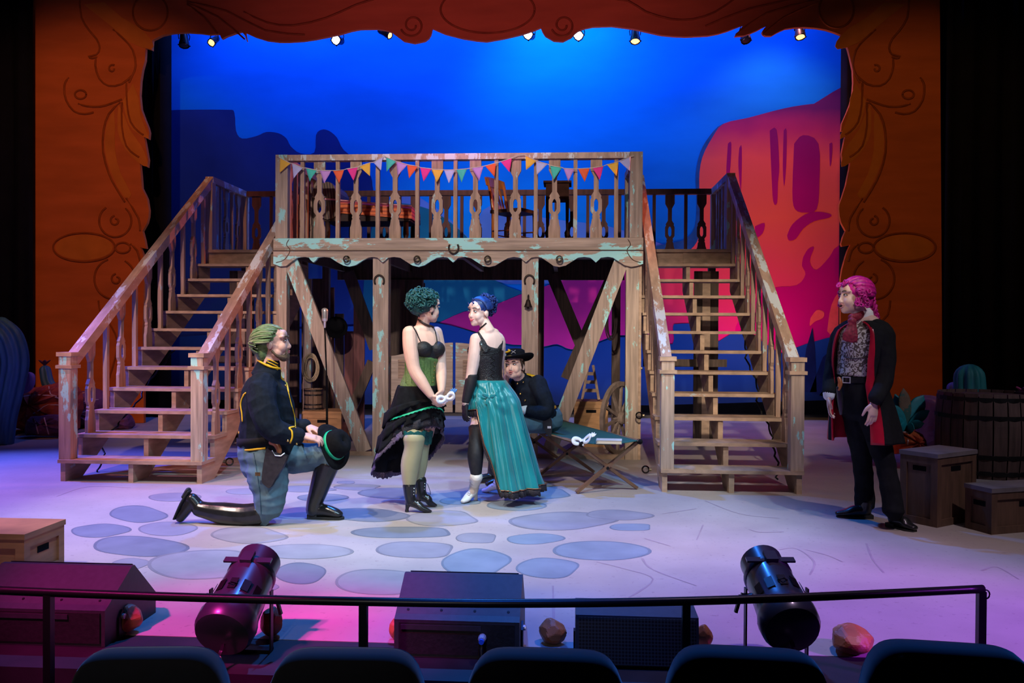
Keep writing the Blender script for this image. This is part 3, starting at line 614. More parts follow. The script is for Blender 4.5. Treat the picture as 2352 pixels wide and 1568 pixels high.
for px, py, lab in ((1467, 846, 'unlit clear bulb high on the side of the right staircase'), (1472, 954, 'unlit clear bulb halfway down the side of the right staircase'), (1488, 1078, 'unlit clear bulb near the floor beside the right staircase')): bulb(atX(px+8, py, .80), V((-1, 0, 0)), lab)
bulb(atX(514, 1060, -3.238), V((1, 0, 0)), 'unlit clear bulb beside the left staircase behind the kneeling man')

# furniture on the balcony
def chaise():
    Y = 10.35; p = at(860, 560, Y); p.z = ZD; t = thing('chaise_longue', 'striped orange chaise longue with rolled arm on the balcony', 'chaise', p)
    x0, x1 = at(780, 480, Y).x, at(956, 480, Y).x; za, zb_ = at(780, 466, Y).z, at(956, 482, Y).z; zl = at(780, 496, Y).z
    ST = stripe('orange_stripe', (.75, .16, .04), (.40, .07, .03), (0, 0, 46)); DK = mat('dark_upholstery', (.03, .012, .012), .7)
    seat = MB(); 
    rings = []
    for i in range(9):
        u = i/8; x = x0-.12+(x1-x0+.12)*u; z1 = za+(zb_-za)*u; rings.append([(x, Y-.3, z1-.15), (x, Y-.31, z1-.03), (x, Y-.26, z1), (x, Y+.26, z1), (x, Y+.3, z1-.03), (x, Y+.3, z1-.15)])
    seat.loft(rings).build('seat_cushion', ST, t)
    MB().box(x0-.12, x1-.02, Y-.28, Y+.28, zl-.10, zl-.002).build('base_frame', DK, t)
    MB().tube([(x0-.1, Y-.315, za), (x1, Y-.315, zb_)], .012, 6).build('piping', mat('pink_piping', (.75, .35, .42), .6), t)
    prof = [(715,448),(722,430),(740,420),(757,418),(768,430),(774,460),(772,490),(765,500),(745,502),(735,470),(725,462)]
    MB().poly3([at(a, b, Y-.31) for a, b in catmull([tuple(map(float, q)) for q in prof+prof[:1]], 3)[:-1]], (0, .62, 0)).build('rolled_arm', stripe('brown_stripe', (.16, .11, .08), (.05, .03, .03), (60, 0, 8)), t)
    for x, y in ((x0-.08, -.24), (x0-.08, .24), (x1-.08, -.24), (x1-.08, .24)): MB().lathe([(.016, 0), (.03, .06), (.02, .1), (.035, .16), (.03, zl-.1-ZD)], (x, Y+y, ZD), n=10).build('leg', DK, t, True)
def stripe(name, c1, c2, fr, rough=.55):
    mt = mat(name, c1, rough, vary=.1); nt = mt.node_tree; N = nt.nodes; L = nt.links
    if N.get('st'): return mt
    g = N.new('ShaderNodeNewGeometry'); g.name = 'st'; d = N.new('ShaderNodeVectorMath'); d.operation = 'DOT_PRODUCT'; L.new(g.outputs['Position'], d.inputs[0]); d.inputs[1].default_value = fr
    s = N.new('ShaderNodeMath'); s.operation = 'SINE'; m2 = N.new('ShaderNodeMath'); m2.operation = 'MULTIPLY'; m2.inputs[1].default_value = 6.2832*.5; L.new(d.outputs['Value'], m2.inputs[0]); L.new(m2.outputs[0], s.inputs[0])
    gt = N.new('ShaderNodeMath'); gt.operation = 'GREATER_THAN'; gt.inputs[1].default_value = .2; L.new(s.outputs[0], gt.inputs[0])
    x = N.new('ShaderNodeMix'); x.data_type = 'RGBA'; x.inputs['A'].default_value = (*c1, 1); x.inputs['B'].default_value = (*c2, 1); L.new(gt.outputs[0], x.inputs['Factor'])
    L.new(x.outputs['Result'], N['Principled BSDF'].inputs['Base Color']); return mt
chaise()
def slat_chair():
    Y = 10.2; o = at(1180, 560, Y); o.z = ZD; t = thing('slat_back_chair', 'orange brown wooden slat back chair standing on the balcony', 'chair', o, R(-28))
    H = mat('honey_wood', (.42, .13, .03), .35, vary=.25, stretch=(4, 4, .4), coat=.3); D = mat('dark_chair_wood', (.06, .025, .015), .45, vary=.3)
    s = .20; MB().box(-.21, .22, -.2, .2, .41, .45).build('seat', D, t, local=True)
    for y in (-.17, .17):
        MB().tube([(-.19, y, 0), (-.19, y, .43), (-.22, y, .62), (-.27, y, .84)], [.016, .02, .019, .016], 8).build('back_post', H, t, True, local=True)
        MB().tube([(.18, y, 0), (.18, y, .41)], [.015, .02], 8).build('leg', D, t, True, local=True)
        MB().tube([(-.19, y, .2), (.18, y, .2)], .011, 6).build('stretcher', H, t, True, local=True)
    for z, x in ((.12, .18), (.16, -.19)): MB().tube([(x, -.17, z), (x, .17, z)], .011, 6).build('stretcher', H, t, True, local=True)
    rr = []
    for i in range(9):
        y = -.21+.42*i/8; bow = .035*(1-(y/.21)**2); rr.append([(-.265-bow, y, .75), (-.245-bow, y, .75), (-.27-bow, y, .87-.02*abs(y/.21)**3), (-.29-bow, y, .87-.02*abs(y/.21)**3)])
    MB().loft(rr).build('crest_rail', H, t, local=True)
    for k in range(5):
        y = -.11+.055*k; bow = .035*(1-(y/.21)**2); MB().bar((-.2, y, .45), (-.26-bow, y, .76), .03, .012, hint=V((1, 0, 0))).build('back_slat', H, t, local=True)
slat_chair()
def side_table():
    Y = 10.45; o = at(1280, 560, Y); o.z = ZD; t = thing('side_table', 'small dark wooden table with turned legs on the balcony', 'table', o)
    D = mat('mahogany', (.045, .017, .011), .75, vary=.3, spec=.1); h = at(1280, 420, Y).z-ZD
    MB().box(-.17, .17, -.17, .17, h-.025, h).build('table_top', D, t, local=True)
    MB().box(-.14, .14, -.14, .14, h-.22, h-.026).build('apron', D, t, local=True)
    for x in (-.12, .12):
        for y in (-.12, .12): MB().lathe([(.014, 0), (.018, .06), (.03, .1), (.014, .13), (.026, .17), (.034, .2), (.014, .24), (.018, .35), (.022, h-.22)], (x, y, 0), n=10).build('leg', D, t, True, local=True)
    MB().box(-.12, .12, -.012, .012, .05, .075).build('stretcher', D, t, local=True)
side_table()

# ---------------------------------------------------------------- crates, kegs, wheel, microphone under the balcony
def crate(label, A, rz, w, d, h, m, top=None, group='wooden crates', name='wooden_crate'):
    """A: centre of base"""
    t = thing(name, label, 'crate', A, rz, group); f = .05; e = .018; hw, hd = w/2, d/2
    MB().box(-hw+.012, hw-.012, -hd+.012, hd-.012, .01, h-.03).build('body_panels', m, t, local=True)
    for x in (-1, 1):
        for y in (-1, 1):
            a, b = sorted((x*hw, x*(hw-f))); c, g = sorted((y*hd, y*(hd-f))); MB().box(a, b, c, g, 0, h-.03).build('corner_post', m, t, local=True)
    for z0, z1 in ((0, f), (h-.03-f, h-.03)):
        for y in (-1, 1): c, g = sorted((y*hd, y*(hd-e))); MB().box(-hw+f, hw-f, c, g, z0, z1).build('rail', m, t, local=True)
        for x in (-1, 1): a, b = sorted((x*hw, x*(hw-e))); MB().box(a, b, -hd+f, hd-f, z0, z1).build('rail', m, t, local=True)
    lid = MB().box(-hw-.006, hw+.006, -hd-.006, hd+.006, h-.03, h).build('lid', top or m, t, local=True)
    for y in (-1, 1): MB().box(-.06, .06, y*(hd-.011)-.002, y*(hd-.011)+.002, h-.03-f-.055, h-.03-f-.02).build('hand_hole', BLACK(), t, local=True)
    for x in (-1, 1): MB().box(x*(hw-.011)-.002, x*(hw-.011)+.002, -.05, .05, h-.03-f-.055, h-.03-f-.02).build('hand_hole', BLACK(), t, local=True)
    return t
def barrel(label, base, r, h, n, m, hoop, belly=1.12, name='barrel'):
    t = thing(name, label, 'barrel', base); prof = [(r*(1+(belly-1)*math.sin(math.pi*i/8)), h*i/8) for i in range(9)]
    mb = MB(); g = .05*2*math.pi/n
    rings = [[(q*math.cos(a), q*math.sin(a), z) for q in (rr, rr-.02) for a in ((-math.pi/n+g), (math.pi/n-g))] for rr, z in prof]
    rings = [[k[0], k[1], k[3], k[2]] for k in rings]; me = mb.loft(rings).mesh('stave'); me.materials.append(m)
    for k in range(n): link(me, 'stave', t, (0, 0, 0), (0, 0, 2*math.pi*k/n))
    MB().lathe([(r-.022, .03), (r-.022, .031), (r*belly-.03, h*.5), (r-.022, h-.03), (r-.024, h-.029)], n=24).build('head', m, t, local=True)
    hh = min(.02, .034*h)
    for u in (.07, .26, .72, .93):
        rr = r*(1+(belly-1)*math.sin(math.pi*u)); MB().lathe([(rr+.001, h*u-hh), (rr+.005, h*u-hh), (rr+.005, h*u+hh), (rr+.001, h*u+hh)], n=n, cap=False).build('hoop', hoop, t, local=True)
    return t
PINE = mat('crate_pine', (.40, .21, .09), .6, vary=.25, scale=8, stretch=(.6, .6, 3)); DKCR = mat('dark_crate_wood', (.11, .06, .04), .6, vary=.3, scale=8, stretch=(3, 3, .5))
HOOP = mat('barrel_hoop', (.02, .018, .018), .5, .6, vary=.3); BRL = mat('barrel_wood', (.16, .10, .065), .7, vary=.35, scale=7, stretch=(4, 4, .4))
p = at(738, 945, 9.75); crate('pale wooden crate under the balcony behind the kneeling man', (p.x, 9.98, 0), 0, .46, .40, p.z, PINE)
barrel('small weathered keg standing on the pale crate under the balcony', (at(718, 940, 9.95).x, 9.98, p.z+.002), .115, .25, 12, BRL, HOOP, .9, 'keg')
rp = mat('hemp_rope', (.32, .25, .16), .85, vary=.25, scale=60)
bp = at(706, 800, 10.32); MB().box(bp.x-.05, bp.x+.05, 10.30, 10.34, 0, at(706, 640, 10.3).z).build('hanging_board', W_V(), plat)
def coil(label, c, rx, rz, n, r, m, Y, seed=1):
    rg = random.Random(seed); pts = []
    for i in range(n*24):
        a = 2*math.pi*i/24; k = i/24; pts.append((c.x+rx*(.86+.14*math.sin(k*2.3))*math.cos(a)+.01*math.sin(k*3), Y-.02-.006*math.sin(k*5)-.012*math.sin(a*.5+k), c.z+rz*(.9+.1*math.cos(k*1.9))*math.sin(a)-.012*k*.3))
    o = MB().tube(pts, r, 6).build('rope_coil', m, None, True); return tag(o, label, 'rope', 'coiled ropes')
coil('coil of pale rope hanging on a board above the small keg', at(716, 843, 10.28), .10, .17, 6, .009, rp, 10.27)
coil('dark coil of rope hanging behind the right diagonal brace', at(1404, 735, 10.9), .07, .25, 4, .009, mat('dark_rope', (.05, .03, .03), .85), 10.9, 3)
# microphone on a stand
Ym = 8.6; mt_ = at(746, 724, Ym); mbse = V((mt_.x+.03, Ym, 0)); CH = mat('chrome', (.75, .75, .78), .3, .6); BLM = mat('black_metal', (.012, .012, .014), .4, .6)
ms = thing('microphone_stand', 'vintage chrome microphone on a thin black stand under the balcony', 'microphone', mbse)
MB().lathe([(.13, 0), (.13, .012), (.03, .03), (.014, .05)], mbse, n=20).build('base', BLM, ms, True)
MB().tube([mbse+V((0, 0, .04)), mbse+V((-.008, 0, .9))], .012, 8).build('pole', BLM, ms, True); MB().tube([mbse+V((-.008, 0, .88)), V((mt_.x, Ym, mt_.z-.12))], .008, 8).build('upper_pole', BLM, ms, True)
MB().lathe([(.008, -.13), (.012, -.12), (.013, -.07), (.02, -.055)], mt_, n=12).build('mic_neck', CH, ms, True)
mh = MB().limb([(mt_+V((0, 0, -.045)), .03, .026), (mt_+V((0, 0, .05)), .036, .03)], side=V((1, 0, 0))).build('mic_head', CH, ms, True)
for k in range(5): MB().box(mt_.x-.024+.012*k-.001, mt_.x-.024+.012*k+.001, Ym-.033, Ym-.024, mt_.z-.03, mt_.z+.055).build('grille_bar', BLM, mh)
ph = at(772, 752, 10.95); o = MB().lathe([(.15, 0), (.15, .012), (.1, .02), (.1, .1), (.075, .14), (.02, .145)], ph, V((.25, -1, .35)), 20).build('hanging_hat', BLACK(), None, True); tag(o, 'black hat hung in the shadows behind the microphone', 'hat')
# right bay
p = at(1358, 922, 10.1); crate('plain pine crate under the right side of the balcony behind cot', (p.x, 10.3, 0), 0, .40, .38, p.z, PINE)
tq = V((at(1356, 910, 10.3).x, 10.3, p.z+.002)); tr = thing('wooden_trestle', 'small slanted wooden trestle standing on the pine crate', 'trestle', tq)
for s in (-1, 1):
    MB().bar(tq+V((.1*s, -.08, .01)), tq+V((.03*s, .0, .42)), .03, .05, hint=V((0, 1, 0))).build('leg', W_S(), tr)
for z in (.1, .2, .3): MB().box(tq.x-.1+z*.17, tq.x+.1-z*.17, tq.y-.085+z*.19, tq.y-.06+z*.19, z+tq.z, z+.04+tq.z).build('rung', W_S(), tr)
hub = at(1423, 962, 9.42); rw = .405; hub.z = rw+.012; a = R(58)
wh = thing('wagon_wheel', 'old wooden wagon wheel leaning beside right balcony post', 'wheel', (hub.x, hub.y, 0)); ex, ey = V((math.cos(a), math.sin(a), 0)), V((0, 0, 1)); ax = ex.cross(ey)
GW = mat('grey_wheel_wood', (.24, .18, .15), .75, vary=.3, scale=14)
ring = lambda r_, t_, d_: MB().loft([[hub+(ex*math.cos(b)+ey*math.sin(b))*(r_+u)+ax*v for u, v in ((-t_, -d_), (t_, -d_), (t_, d_), (-t_, d_))] for b in [2*math.pi*i/40 for i in range(41)]], False)
ring(rw-.025, .025, .022).build('rim', GW, wh); MB().lathe([(.05, -.06), (.07, -.04), (.07, .04), (.05, .06)], hub, ax, 16).build('hub', GW, wh)
for k in range(10):
    b = 2*math.pi*k/10+.2; dd = ex*math.cos(b)+ey*math.sin(b); MB().bar(hub+dd*.06, hub+dd*(rw-.045), .03, .026, hint=ax).build('spoke', GW, wh)

# loose black cables hanging under the stairs
def cable(label, pts):
    P = [tuple(p) for p in pts]; P = catmull(P, 5); P = [(x+.012*math.sin(i*1.9), y+.012*math.cos(i*1.3), max(z, .008)) for i, (x, y, z) in enumerate(P)]
    o = MB().tube(P, .009, 6).build('cable', mat('cable_black', (.012, .012, .013), .5), None, True); tag(o, label, 'cable', 'loose cables under the stairs')
cable('black cable tangle hanging under the right staircase', [at(x_, y_, Y_) for x_, y_, Y_ in ((1688, 640, 10.5), (1692, 690, 10.3), (1700, 735, 9.9), (1712, 790, 9.4), (1716, 830, 9.1), (1738, 880, 8.8), (1742, 930, 8.5), (1768, 985, 8.2), (1776, 1030, 8.0), (1788, 1070, 7.8), (1784, 1100, 7.7))])
cable('black cable hanging under the left staircase', [at(x_, y_, Y_) for x_, y_, Y_ in ((402, 800, 9.6), (372, 840, 9.3), (340, 880, 8.9), (318, 920, 8.7), (290, 950, 8.4), (262, 985, 8.1), (238, 1010, 8.0), (236, 1050, 7.9), (222, 1085, 7.8))])

# ---------------------------------------------------------------- camp cot, mask, book
CA, CB = fl(1327, 1135), fl(1470, 1126); ce = (CB-CA); cw = ce.length; ce.normalize(); cl = V((-ce.y, ce.x, 0)); HZ = .425; LEN = 1.88
cot = thing('camp_cot', 'green canvas folding camp cot with crossed wooden legs', 'cot', (CA.x, CA.y, 0))
LEGM = mat('cot_leg_wood', (.17, .09, .055), .5, vary=.25, scale=10); CAN = mat('green_canvas', (.012, .085, .075), .65, vary=.1, scale=30, bump=.1)
c0 = CA+ce*.02
rows = []
for i in range(25):
    v = -.02+LEN*i/24
    rows.append([c0+cl*v+ce*((cw-.04)*j/12)+V((0, 0, HZ+.012-.035*math.sin(math.pi*j/12)*(.6+.4*math.sin(math.pi*i/24)))) for j in range(13)])
o = MB().add([p for r_ in rows for p in r_], [(i*13+j, i*13+j+1, (i+1)*13+j+1, (i+1)*13+j) for i in range(24) for j in range(12)]).build('canvas', CAN, cot, True); o.modifiers.new('s', 'SOLIDIFY').thickness = .006
for s in (0, 1):
    q = c0+ce*((cw-.04)*s)+V((0, 0, HZ)); MB().tube([q-cl*.03, q+cl*(LEN-.02)], .02, 10).build('side_pole', LEGM, cot, True)
    MB().tube([q-cl*.035, q-cl*.03+cl*.02], .024, 10).build('pole_cap', BLM, cot, True)
for v in (.03, .92, 1.80):
    a0, a1 = CA+cl*v, CB+cl*v; t0, t1 = c0+cl*v+V((0, 0, HZ-.015)), c0+ce*(cw-.04)+cl*v+V((0, 0, HZ-.015)); ext = .02
    MB().bar(a0+V((0, 0, .012)), t1, .026, .034, hint=cl).build('leg', LEGM, cot); MB().bar(a1+cl*.028+V((0, 0, .012)), t0+cl*.028, .026, .034, hint=cl).build('leg', LEGM, cot)
    mid = (a0+t1)/2; MB().tube([mid-cl*.02, mid+cl*.05], .014, 8).build('pivot', BLM, cot)
def mask(name_label, c, fx, fz, size, feather=None):
    """half mask: fx across the face, fz up; eye holes cut through"""
    t = thing('eye_mask', name_label, 'mask', c, group='white half masks'); fx, fz = fx.normalized(), fz.normalized(); fy = fx.cross(fz)
    W_ = mat('mask_white', (.85, .86, .88), .35, vary=.04); mb = MB()
    for s in (-1, 1):
        out = []; hol = []
        n = 20
        for i in range(n):
            b = 2*math.pi*i/n; ox = s*(.040+.043*math.cos(b)); oz = .039*math.sin(b)*(1+.25*math.cos(b))+.006*math.cos(b)
            hx = s*(.040+.017*math.cos(b)); hz = .0085*math.sin(b)+.004*math.cos(b)
            cv = lambda x: -.5*x*x/size*size*6
            out.append(c+(fx*ox+fz*oz)*size+fy*(ox*ox*5*size)); hol.append(c+(fx*hx+fz*hz)*size+fy*(hx*hx*5*size))
        mb.add(out+hol, [(i, (i+1) % n, n+(i+1) % n, n+i) for i in range(n)])
    o = mb.build('mask_face', W_, t, True); o.modifiers.new('s', 'SOLIDIFY').thickness = .004
    q = MB(); q.limb([(c+fz*.012*size-fy*.002, .008*size), (c-fz*.03*size-fy*.014*size, .014*size)]); q.build('nose_piece', W_, t, True)
    for k in range(5):
        b = R(30+k*30); d = (fx*math.cos(b)+fz*math.sin(b)); e = c+fx*.075*size+fz*.02*size; MB().limb([(e, .004*size), (e+d*.02*size, .011*size, .004), (e+d*.04*size, .003*size)], side=fx).build('petal', feather or W_, t, True)
    return t
mc = fl(1338, 1012, HZ+.026); mask('white half mask lying on the green cot beside the book', mc, V((.93, -.25, .22)), V((.1, .55, .8)), 1.05)
bk = fl(1400, 1014, HZ+.01); t = thing('paperback_book', 'pale paperback book lying on the green camp cot', 'book', (bk.x, bk.y, HZ-.001), R(-4))
MB().box(-.105, .10, -.07, .07, .004, .026).build('pages', mat('book_pages', (.75, .66, .50), .8, vary=.1, scale=60, stretch=(.2, .2, 6)), t, local=True)
for z in (0, .0262): MB().box(-.107, .104, -.073, .073, z, z+.0036).build('cover', mat('book_cover', (.55, .52, .46), .6), t, local=True)
MB().box(-.111, -.1072, -.073, .073, 0, .03).build('spine', mat('book_cover', (.55, .52, .46), .6), t, local=True)

# ---------------------------------------------------------------- stage right group: crates, barrel, agave, cacti
def crate_px(label, Ab, At, Lt, Rt_, m, top):
    A = fl(*Ab); d = ray(*At); h = (CAM+d*((A.y-0)/d.y)).z; a, l, r_ = fl(*At, h), fl(*Lt, h), fl(*Rt_, h); a = V((A.x, A.y, h))
    e = (r_-a); w_ = e.length; dl = (l-a).length; ang = math.atan2(e.y, e.x); n = V((-math.sin(ang), math.cos(ang), 0)); c = A+e/2+n*(dl/2)
    return crate(label, (c.x, c.y, 0), ang, w_, dl, h, m, top)
GT = mat('worn_pale_top', (.16, .14, .15), .6, vary=.2)
crate_px('tall dark wooden crate with a worn pale top beside the standing man', (2152, 1212), (2152, 1043), (2056, 1034), (2243, 1032), DKCR, GT)
crate_px('low dark wooden crate at the right edge in front of barrel', (2277, 1228), (2277, 1122), (2217, 1109), (2440, 1112), DKCR, GT)
bb = fl(2262, 1104); barrel('huge dark wooden barrel behind the crates at right', (at(2262, 1000, bb.y+.45).x, bb.y+.45, 0), .42, .80, 22, mat('dark_barrel_wood', (.10, .055, .045), .7, vary=.35, scale=7, stretch=(4, 4, .4)), HOOP, 1.07, 'barrel')
def cactus(label, pts, Y, rib=8, col=(.02, .17, .20), col2=None, flower=None, name='cactus'):
    """pts: (px, py, radius in px); ribbed rounded column"""
    base = at(pts[0][0], pts[0][1], Y); t = thing(name, label, 'cactus', (base.x, Y, max(base.z, 0)))
    sc = at(1, 0, Y).x-at(0, 0, Y).x; n = rib*6
    P = catmull([(*[q for q in at(a, b, Y)], r_*sc) for a, b, r_ in pts], 6)
    P[0] = (P[0][0], P[0][1], max(P[0][2], .0), P[0][3])
    d = (V(P[-1][:3])-V(P[-2][:3])).normalized()
    for i in range(1, 6): a = math.pi/2*i/5; P.append((*(V(P[-1-(i-1)][:3]) if False else V(P[-1][:3])+d*(P[len(P)-i][3] if False else 0)), P[-1][3])) if False else None
    r_e = P[-1][3]; e = V(P[-1][:3])
    P += [(*(e+d*r_e*math.sin(math.pi/2*i/5)), max(r_e*math.cos(math.pi/2*i/5), .003)) for i in range(1, 6)]
    rings = []; prev = V((1, 0, 0))
    for i, p in enumerate(P):
        dd = (V(P[min(i+1, len(P)-1)][:3])-V(P[max(i-1, 0)][:3])).normalized(); s = (prev-dd*prev.dot(dd)).normalized(); u = dd.cross(s); prev = s
        rings.append([V(p[:3])+(s*math.cos(2*math.pi*j/n)+u*math.sin(2*math.pi*j/n))*p[3]*(1+.11*math.cos(rib*2*math.pi*j/n)) for j in range(n)])
    MB().loft(rings).build('ribbed_stem', mat('cactus_'+str(hash(col) % 9999), col, .6, vary=.3, scale=6, stretch=(3, 3, .4), col2=col2, thr=(.55, 3, (2, 2, .3), .2) if col2 else None), t, True)
    if flower:
        e = V(rings[-1][0])
        for k in range(6): b = k*math.pi/3; MB().limb([(e, .01), (e+V((math.cos(b)*.05, math.sin(b)*.05, .05)), .025, .01), (e+V((math.cos(b)*.08, math.sin(b)*.08, .07)), .006)]).build('petal', flower, t, True)
    return t
FLW = mat('cactus_flower', (.35, .04, .14), .7)
cactus('tall rounded teal cactus behind the big barrel', [(2232, 1060, 27), (2230, 950, 29), (2227, 866, 27)], 9.6, 9, (.02, .20, .20), (.03, .10, .20))
cactus('small purple cactus between the portal and the teal cactus', [(2189, 1040, 10), (2189, 960, 12), (2190, 890, 11.5)], 10.3, 7, (.14, .09, .24))
cactus('blue cactus with a pink flower at the right edge behind barrel', [(2352, 1050, 8), (2352, 960, 9), (2352, 915, 9)], 9.0, 7, (.03, .16, .25), flower=FLW)
def rock(label, px, Y, seed, cols, lines=True, name='rock', group='painted desert rocks', thick=.35):
    """px: outline in pixels at depth Y; puffed into a boulder"""
    pts = [at(a, b, Y) for a, b in px]; pts = [V((q.x, q.y, max(q.z, .0))) for q in pts]; c = sum(pts, V())/len(pts); rg = random.Random(seed)
    t = thing(name, label, 'rock', (c.x, Y, min(q.z for q in pts)), group=group); P = catmull([tuple(q) for q in pts+pts[:1]], 3)[:-1]; n = len(P)
    rings = []
    for s, y in ((1., .5), (1, 0), (.93, -.45), (.72, -.8), (.4, -1.0), (.05, -1.05)):
        rings.append([c+(V(q)-c)*s*(1+.05*math.sin(k*1.7+seed+y*3))+V((0, y*thick*(1+.12*math.sin(k*2.3+seed)), 0)) for k, q in enumerate(P)])
    for r_ in rings:
        for q in r_: q.z = max(q.z, 0.)
    MB().loft(rings).build('boulder', mat('rock_'+str(seed), cols[0], .8, vary=.3, scale=4, bump=.4, col2=cols[1], thr=(.52, 2.5, (1, 1, 2), .1)), t)
    if lines:
        tr_ = None
    return t
def rock_lines(lines_, Y, m, t, r_=.008):
    tr_ = bvh(t.children[0])
    for L in lines_:
        drape(tr_, L, r_, 3, .004).build('painted_strata_line', m, t)
RK = [(.34, .05, .02), (.20, .02, .015)]; PK = [(.16, .05, .10), (.09, .025, .05)]; WL = mat('strata_line', (.55, .35, .33), .8); FLO = lambda x, y: fl(x, y).y
t = rock('red orange painted boulder left of the left staircase', [(42, 960), (45, 912), (70, 890), (105, 886), (130, 878), (150, 884), (172, 900), (170, 960), (150, 992), (60, 992)], 10.9, 11, RK)
rock_lines([[(46,912),(80,907),(110,908),(135,914)],[(60,955),(85,945),(110,930),(160,932)],[(112,888),(116,905),(130,910)],[(90,960),(95,985)]], 10.9, WL, t)
t = rock('purple banded boulder seen between balusters of the left staircase', [(165, 985), (165, 920), (185, 898), (215, 896), (236, 915), (240, 960), (232, 990)], 11.5, 12, PK)
rock_lines([[(172,932),(195,922),(225,918)],[(175,950),(205,944),(235,940)],[(180,905),(200,902),(218,906)]], 11.5, WL, t)
t = rock('low purple block of rock in front of red boulder at left', [(62, 1000), (66, 962), (90, 955), (135, 953), (160, 962), (163, 998)], 10.3, 13, PK, thick=.15)
rock_lines([[(80,962),(88,995)],[(102,960),(112,996)]], 10.3, WL, t)
rock('small purple rock under the left staircase', [(262, 968), (268, 955), (285, 950), (300, 960), (300, 985), (262, 985)], 11.3, 14, PK, thick=.15)
cactus('big curved blue green cactus arm at the left edge', [(6, 1022, 20), (10, 960, 23), (24, 890, 25), (34, 830, 26), (22, 780, 27), (0, 756, 26)], 9.6, 9, (.02, .10, .19), (.03, .16, .20))
cactus('small lilac cactus sprouting beside the big cactus at left', [(22, 1012, 9), (24, 930, 10), (34, 896, 10), (50, 892, 11), (64, 884, 12), (67, 866, 11.5)], 10.3, 7, (.16, .09, .26))
cactus('blue forked cactus with dark flower behind the left newel post', [(126, 980, 12), (124, 905, 13), (110, 878, 12), (104, 850, 11)], 11.4, 7, (.03, .10, .22), flower=mat('dark_flower', (.06, .015, .05), .8))
# agave on its orange rock
t = rock('orange painted rock under the teal agave', [(2040, 1040), (2044, 990), (2060, 984), (2100, 988), (2112, 998), (2122, 1022), (2120, 1042)], 8.9, 21, [(.50, .09, .02), (.34, .04, .015)], thick=.25)
rock_lines([[(2052,994),(2070,993),(2086,996),(2085,1020)]], 8.9, WL, t)
rock('reddish patterned rock beside the big barrel', [(2118, 975), (2122, 920), (2136, 911), (2156, 914), (2160, 960), (2156, 1034), (2116, 1034)], 9.9, 22, [(.30, .10, .08), (.20, .04, .04)])
ag = at(2082, 985, 8.85); t = thing('agave_plant', 'teal agave with broad pointed leaves growing on the orange rock', 'agave', ag)
TG = mat('agave_teal', (.01, .24, .27), .5, vary=.25, scale=8); BG = mat('agave_brown', (.20, .13, .08), .6, vary=.2, col2=(.03, .12, .10), thr=(.5, 3))
for k, (tx, ty, wd, dy, m_) in enumerate([(2075, 892, 13, .02, BG), (2121, 908, 17, .05, TG), (2134, 943, 11, -.05, TG), (2122, 972, 10, -.14, TG), (2100, 985, 11, -.2, TG), (2066, 983, 12, -.2, TG), (2050, 965, 12, -.12, TG), (2042, 930, 14, -.02, TG), (2095, 925, 12, .12, TG), (2056, 905, 12, .12, TG)]):
    tip = at(tx, ty, 8.85+dy); sc = 8.9/F_PX; mid = (ag+tip)/2+V((0, 0, .015)); s = basis(tip-ag, V((0, 1, 0)))[0]
    MB().limb([(ag, .02, .012), (ag*.6+tip*.4+V((0, 0, .012)), wd*sc, .014), (ag*.25+tip*.75+V((0, 0, .012)), wd*sc*.95, .01), (tip, .006, .004)], side=s, n=10).build('leaf', m_, t, True)

# ================================================================ FRONT OF STAGE
BOX = mat('speaker_black', (.026, .028, .034), .5, vary=.2, scale=40, spec=.5); BOXR = mat('speaker_rough_black', (.009, .009, .010), .6, vary=.3, scale=60, bump=.2); GRL = mat('speaker_grille', (.02, .022, .02), .5, .5)
def wedge(label, xl, xr, y0=3.50):
    w_ = xr-xl; t = thing('stage_monitor', label, 'speaker', ((xl+xr)/2, y0+.2, 0), group='black stage monitors')
    pr = [(y0, .0), (y0, .155), (y0+.03, .17), (y0+.225, .285), (y0+.25, .285), (y0+.45, .10), (y0+.45, 0)]
    MB().prism(pr, (xl, 0, 0), (0, 1, 0), (0, 0, 1), (w_, 0, 0)).build('cabinet', BOX, t)
    gp = [(y0+.268, .285), (y0+.458, .109), (y0+.455, .105), (y0+.262, .285)]
    MB().prism(gp, (xl+.02, 0, 0), (0, 1, 0), (0, 0, 1), (w_-.04, 0, 0)).build('grille', GRL, t)
    rp_ = MB().box(xl+.02, xr-.02, y0-.006, y0, .015, .145).build('rear_panel', BOXR, t)
    MB().box(xl+.03, xr-.16, y0-.012, y0-.006, .118, .138).build('handle_recess', BOX, rp_)
    for k in range(4): MB().lathe([(.006, 0), (.006, .002)], (xl+.05+(w_-.1)*k/3, y0+.05, .1815), V((0, -.5, .86)), 10).build('screw', BLM, t)
    for s, x in ((-1, xl), (1, xr)):
        MB().prism([(y0+.1, 0), (y0+.1, .09), (y0+.13, .12), (y0+.16, .09), (y0+.16, 0)], (x+(.001 if s > 0 else -.009), 0, 0), (0, 1, 0), (0, 0, 1), (.008, 0, 0)).build('side_bracket', BLM, t)
        MB().lathe([(.012, 0), (.012, .01)], (x+s*.009, y0+.13, .09), V((s, 0, 0)), 10).build('bracket_bolt', CH, t)
    return t
xw = at(905, 1490, 3.5).x, at(1193, 1490, 3.5).x
t = wedge('black stage monitor wedge at the centre of the stage edge, lit blue on top', *xw)
WH = mat('label_white', (.5, .5, .5), .6); pc = at(1108, 1450, 3.48)
MB().lathe([(.014, 0), (.017, .01), (.017, .03), (.012, .045)], (pc.x, 3.492, .095), V((0, -1, 0)), 12).build('plug', mat('plug_grey', (.4, .4, .42), .5), t)
MB().tube([(pc.x, 3.45, .09), (pc.x, 3.435, .06), (pc.x+.002, 3.43, .02), (pc.x, 3.42, -.0)], .008, 8).build('cable', BLM, t, True)
